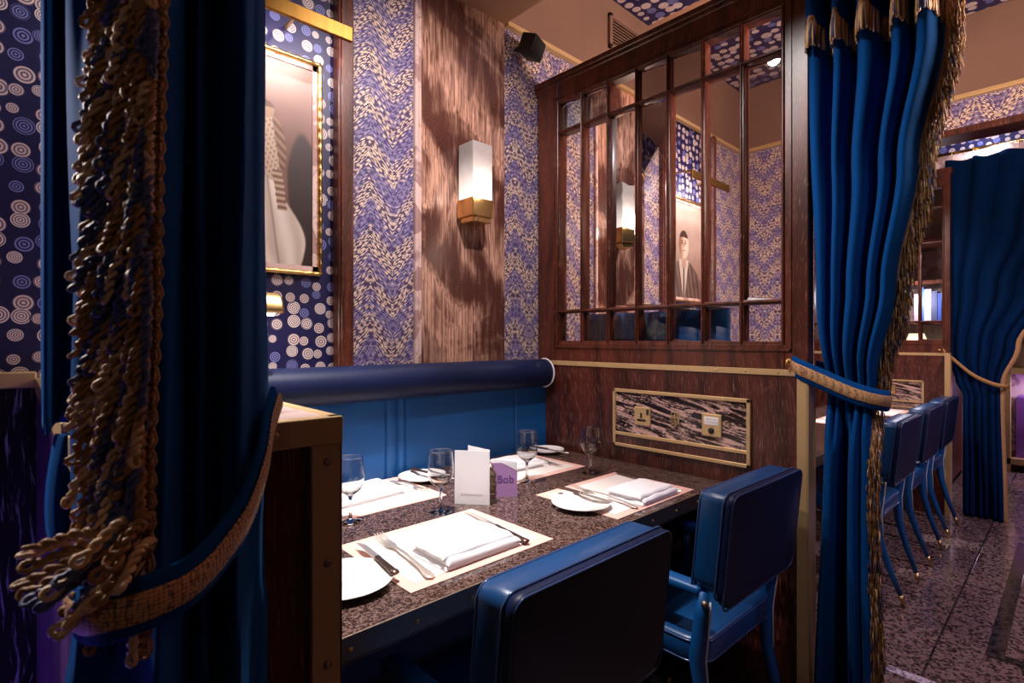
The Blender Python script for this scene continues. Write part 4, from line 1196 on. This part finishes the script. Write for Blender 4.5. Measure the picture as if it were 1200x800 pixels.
# --- curtain three, close to the camera at the left
OC = ray(200, 397, .46); OC.z = 0
p = empty('velvet_curtain', OC, 'large dark blue velvet curtain in the left foreground with thick looped cord fringe', 'curtain')
pl = [(312, .605), (306, .56), (296, .535), (284, .490), (272, .500), (262, .530), (248, .505), (236, .470), (222, .480), (208, .440), (196, .405), (180, .395), (160, .402), (140, .412), (120, .420), (102, .425), (90, .428), (81, .445), (84, .50), (100, .54)]
plan = [ray(a, 397, t_) for a, t_ in pl]
plan = [Vector((a.x, a.y, 0))-OC for a in plan]
for a in plan: a.z = 0
fine = catmull(plan, 220)
cen = sum(fine, Vector())/len(fine)
def c3(i, z):
    a = fine[i]; k = 1-.05*math.exp(-((z-1.05)/.07)**2)
    if z < .98: k = 1+.05*math.sin(i*.17)
    v_ = cen+(a-cen)*k
    wv = .0025*math.sin(z*7+i*.09)+.0015*math.sin(z*17+i*.21)
    return (v_.x+wv, v_.y+wv, z)
mb = MB(); mb.grid([[c3(i, .012+2.6*j/90) for i in range(221)] for j in range(91)]); o = part('drape', mb, M['velvet'], p, False); o.modifiers.new('thick', 'SOLIDIFY').thickness = .003
# outer fold that ends above the tie, and the tail that swings in under it
pf = [Vector((ray(a, 397, t_).x, ray(a, 397, t_).y, 0))-OC for a, t_ in ((52, .64), (50, .60), (47.5, .575), (50, .56), (56, .56), (60, .575), (63, .60), (70, .62), (86, .60))]
for a in pf: a.z = 0
ff = catmull(pf, 40)
mb = MB(); rows = []
for j in range(50):
    z = 1.147+(2.6-1.147)*j/49; k = 1 if j > 2 else (.80+.07*j)
    cc = ff[20]; rows.append([cc+(a-cc)*k+Vector((0, 0, z+.010*abs(i-20)/20*(j < 2))) for i, a in enumerate(ff)])
mb.grid(rows); o = part('outer_fold', mb, M['velvet'], p, False); o.modifiers.new('thick', 'SOLIDIFY').thickness = .004
mb = MB(); rows = []
for j in range(30):
    k = j/29; py = 508+150*k
    xs = 64-12*math.sin(k*PI*.85)+22*max(0, k-.75)
    rows.append([ray(xs+dx, py, .56-.012*math.sin(PI*dx/34))-OC for dx in (0, 4, 10, 18, 26, 34)])
mb.grid(rows); o = part('tucked_fold', mb, M['velvet'], p, False); o.modifiers.new('thick', 'SOLIDIFY').thickness = .004
# braid heading of the fringe
def hp(px, z, t_):
    a = ray(px, 397, t_); return Vector((a.x, a.y, z))-OC
def bxp(z):   # pixel column of braid against height
    return interp([(0, 172), (.95, 172), (1.03, 176), (1.15, 180), (1.30, 188), (1.55, 197), (2.6, 197)], z)
mb = MB(); seg = [(1.02, 2.5), (.02, .985)]
for z0_, z1_ in seg:
    rows = []; z = z0_
    while z < z1_:
        e = bxp(z); rows.append([hp(e-22, z, .392), hp(e-14, z, .385), hp(e-4, z, .386), hp(e+1, z, .392)]); z += .004
    mb.grid(rows)
part('fringe_heading', mb, M['braid'], p, False)
mb = MB()
z = .60
while z < 1.62:     # scalloped gimp along the heading
    if not (.985 < z < 1.02):
        e = bxp(z); mb.mat(M['gold_cord']).tube([hp(e-8, z, .384), hp(e-1, z+.002, .382), hp(e+3, z+.007, .384), hp(e+1, z+.013, .385), hp(e-8, z+.015, .384)], .0011, 6)
        for q_ in range(3): mb.tube([hp(e-21, z+.0045*q_, .3845), hp(e-14, z+.0045*q_+.001, .381), hp(e-6, z+.0045*q_, .383)], .0010, 5)
    z += .0150
part('gimp_scallops', mb, None, p, False)
mg = MB(); z = 1.66
cols = [M['gold_pale'], M['gold_cord'], M['blue_cord']]
def pick(): 
    q_ = rnd.random(); return cols[0] if q_ < .30 else (cols[1] if q_ < .66 else cols[2])
while z > 1.075:
    for lay in range(3):
        e = bxp(z)-14
        dx = (16, 44, 72)[lay]+rnd.uniform(-15, 13); ln = rnd.uniform(.026, .046)+.004*lay
        t0 = (.374, .382, .392)[lay]+rnd.uniform(-.004, .004)
        zz0 = z+rnd.uniform(-.004, .004)
        P0 = hp(e-dx*.05, zz0, .386); P1 = hp(e-dx*.55, zz0-ln*.30, t0); P2 = hp(e-dx*.92, zz0-ln*.70, t0-.002); P3 = hp(e-dx, zz0-ln, t0)
        rope(mg.mat(pick()), [P0, P1, P2, P3], .0019, rnd.uniform(2.2, 3.2))
    z -= .0052
# strands gathered and kicked out where the tieback grips
for a, b2, t_ in (((150, 628), (44, 640), .37), ((152, 632), (36, 648), .38), ((150, 640), (40, 662), .365), ((152, 644), (30, 682), .37), ((150, 650), (34, 694), .38), ((155, 646), (42, 700), .362),
                  ((158, 650), (58, 706), .36), ((160, 655), (74, 732), .362), ((165, 655), (80, 735), .355), ((168, 650), (90, 722), .35), ((160, 630), (66, 690), .352), ((165, 620), (80, 676), .35),
                  ((172, 640), (112, 702), .350), ((176, 640), (124, 695), .352), ((178, 632), (145, 682), .35), ((176, 610), (120, 668), .352), ((172, 600), (100, 652), .35), ((178, 600), (138, 655), .352), ((168, 640), (100, 700), .357)):
    A = ray(a[0], a[1], .382)-OC; B = ray(b2[0], b2[1], t_)-OC; mid = A*.5+B*.5+Vector((0, 0, .006))
    rope(mg.mat(pick()), [A, mid, B], .0021, 3.2)
z = .975
while z > .60:
    for lay in range(2):
        e = bxp(z)-14; ln = .055; dx = (20, 42)[lay]+rnd.uniform(-8, 8); zz0 = z
        rope(mg.mat(pick()), [hp(e, zz0, .386), hp(e-dx*.6, zz0-ln*.35, .378+.008*lay), hp(e-dx, zz0-ln, .376+.008*lay)], .00155, 3.8)
    z -= .0085
part('looped_cord_fringe', mg, None, p, False)['label'] = 'thick fringe of twisted gold and slate blue looped cords'
path = [ray(322, 468, .60)-OC, ray(312, 500, .565)-OC, ray(304, 545, .52)-OC, ray(285, 600, .47)-OC, ray(258, 642, .435)-OC, ray(222, 680, .400)-OC, ray(180, 702, .376)-OC, ray(135, 716, .366)-OC, ray(108, 722, .372)-OC, ray(92, 712, .40)-OC, ray(90, 690, .44)-OC]
band(path, .040, p, 'tieback', .008)

# ------------------------------------------------------------------ far right: bar cabinet, bottles, lamp
cab = empty('display_cabinet', (7.1, .05, 0), 'brass-framed drinks cabinet glowing purple at the far right edge', 'cabinet')
mb = MB()
for y in (.42, -.55): mb.box((-.25, y-.03, 0), (-.20, y+.03, 2.0), .003, 1)
for z in (.10, .95, 1.40, 1.95): mb.box((-.25, -.55, z-.03), (.25, .42, z+.03), .003, 1)
part('brass_frame', mb, M['brass_matte'], cab)
part('back_panel', bx((.24, -.55, .0), (.26, .42, 2.0)), M['pale_stone'], cab)
part('purple_tray', bx((-.18, -.50, .13), (.20, .36, .70), .01, 2), simple('purple_lacquer', (.26, .10, .60), .3), cab)
light('cabinet_glow', 'AREA', (6.98, -.05, .905), 16, (.78, .60, 1), (6.98, -.05, .3), .3)
for k, (x, y) in enumerate(((7.0, .30), (7.05, .16), (7.0, .02))):
    mb = MB(); mb.lathe([(.034, 0), (.038, .01), (.038, .16), (.030, .20), (.014, .235), (.013, .29), (.016, .292), (.016, .305)], (0, 0, 0), 20)
    if k == 0:
        b0 = empty('wine_bottle', (x, y, .701), 'dark wine bottle standing in the purple cabinet, nearest its brass upright', 'bottle', 'bottles in the far cabinet'); b0.scale = (.68,)*3
        part('bottle_body', mb, M['dark'], b0, False)
        mb = MB(); mb.lathe([(.0165, .27), (.0168, .306), (.002, .307)], (0, 0, 0), 16); part('foil_cap', mb, M['brass'], b0, False)
    else:
        c = copy_tree(b0); c.location = (x, y, .701); c['label'] = ('dark wine bottle in the purple cabinet, second from its brass upright', 'dark wine bottle in the purple cabinet, third from its brass upright')[k-1]
def table_lamp(loc, lab, s=1.0):
    p = empty('table_lamp', loc, lab, 'lamp', 'small shaded table lamps'); p.scale = (s,)*3
    mb = MB(); mb.lathe([(.05, 0), (.05, .008), (.014, .02), (.010, .05), (.020, .08), (.022, .10), (.010, .13), (.008, .17)], (0, 0, 0), 20); part('stem', mb, M['brass'], p, False)
    mb = MB(); rows = []
    for r, z in ((.095, .13), (.055, .25)): rows.append([(r*(1+.03*(k % 2))*math.cos(2*PI*k/48), r*(1+.03*(k % 2))*math.sin(2*PI*k/48), z) for k in range(48)])
    mb.grid(rows, False, True); part('pleated_shade', mb, emit('glowing_shade', (1, .80, .58), 1.3), p, False)
    return p
table_lamp((6.05, 1.02, 1.05), 'small glowing pleated lamp seen through the far screen, right of the fringe')
table_lamp((6.95, -.02, 1.43), 'small glowing pleated lamp on top shelf of the purple cabinet', .9)
# shelf behind the far screen
sh = empty('bookshelf', (6.3, 1.2, 0), 'dark shelf unit seen through the far glass screen, carrying a lamp and books', 'shelf')
mb = MB()
for z in (.0, 1.02, 1.38, 1.74, 2.1): mb.box((-.40, -.45, z), (.2, .58, z+.03), .002, 1)
for y in (-.45, .55): mb.box((-.40, y, 0), (.2, y+.03, 2.13), .002, 1)
part('shelf_boards', mb, M['wood_frame'], sh); part('back_panel', bx((.2, -.45, 0), (.22, .58, 2.13)), M['pale_stone'], sh)
light('bookshelf_light', 'POINT', (5.75, 1.0, 1.6), 12, (.9, .88, 1), None, .05)
bkc = [(.02, .06, .30), (.04, .05, .12), (.45, .42, .50), (.02, .09, .35), (.30, .22, .25)]
def book_row(z, y0, n, grp, word):
    y = y0
    for k in range(n):
        th = .030+.012*((k*7) % 3); hh = .24+.02*((k*5) % 4)
        b_ = empty('book', (6.0, y+th/2, z), ('pale', 'dark')[k % 2]+' book', 'book', grp)
        cname = ('navy', 'charcoal', 'pale grey', 'bright blue', 'dusty pink')[k % 5]
        b_['label'] = '%s book on the %s shelf behind the far screen' % (cname, word)
        part('cover', bx((-.08, -th/2+.001, 0), (.08, th/2-.001, hh), .002, 1), M.setdefault('bk%d' % (k % 5), simple('book_cloth', bkc[k % 5], .5)), b_)
        part('pages', bx((-.078, -th/2+.004, hh-.004), (.081, th/2-.004, hh+.0005)), M['paper'], b_)
        y += th
book_row(1.41, .82, 5, 'books on the upper shelf behind the far screen', 'upper')
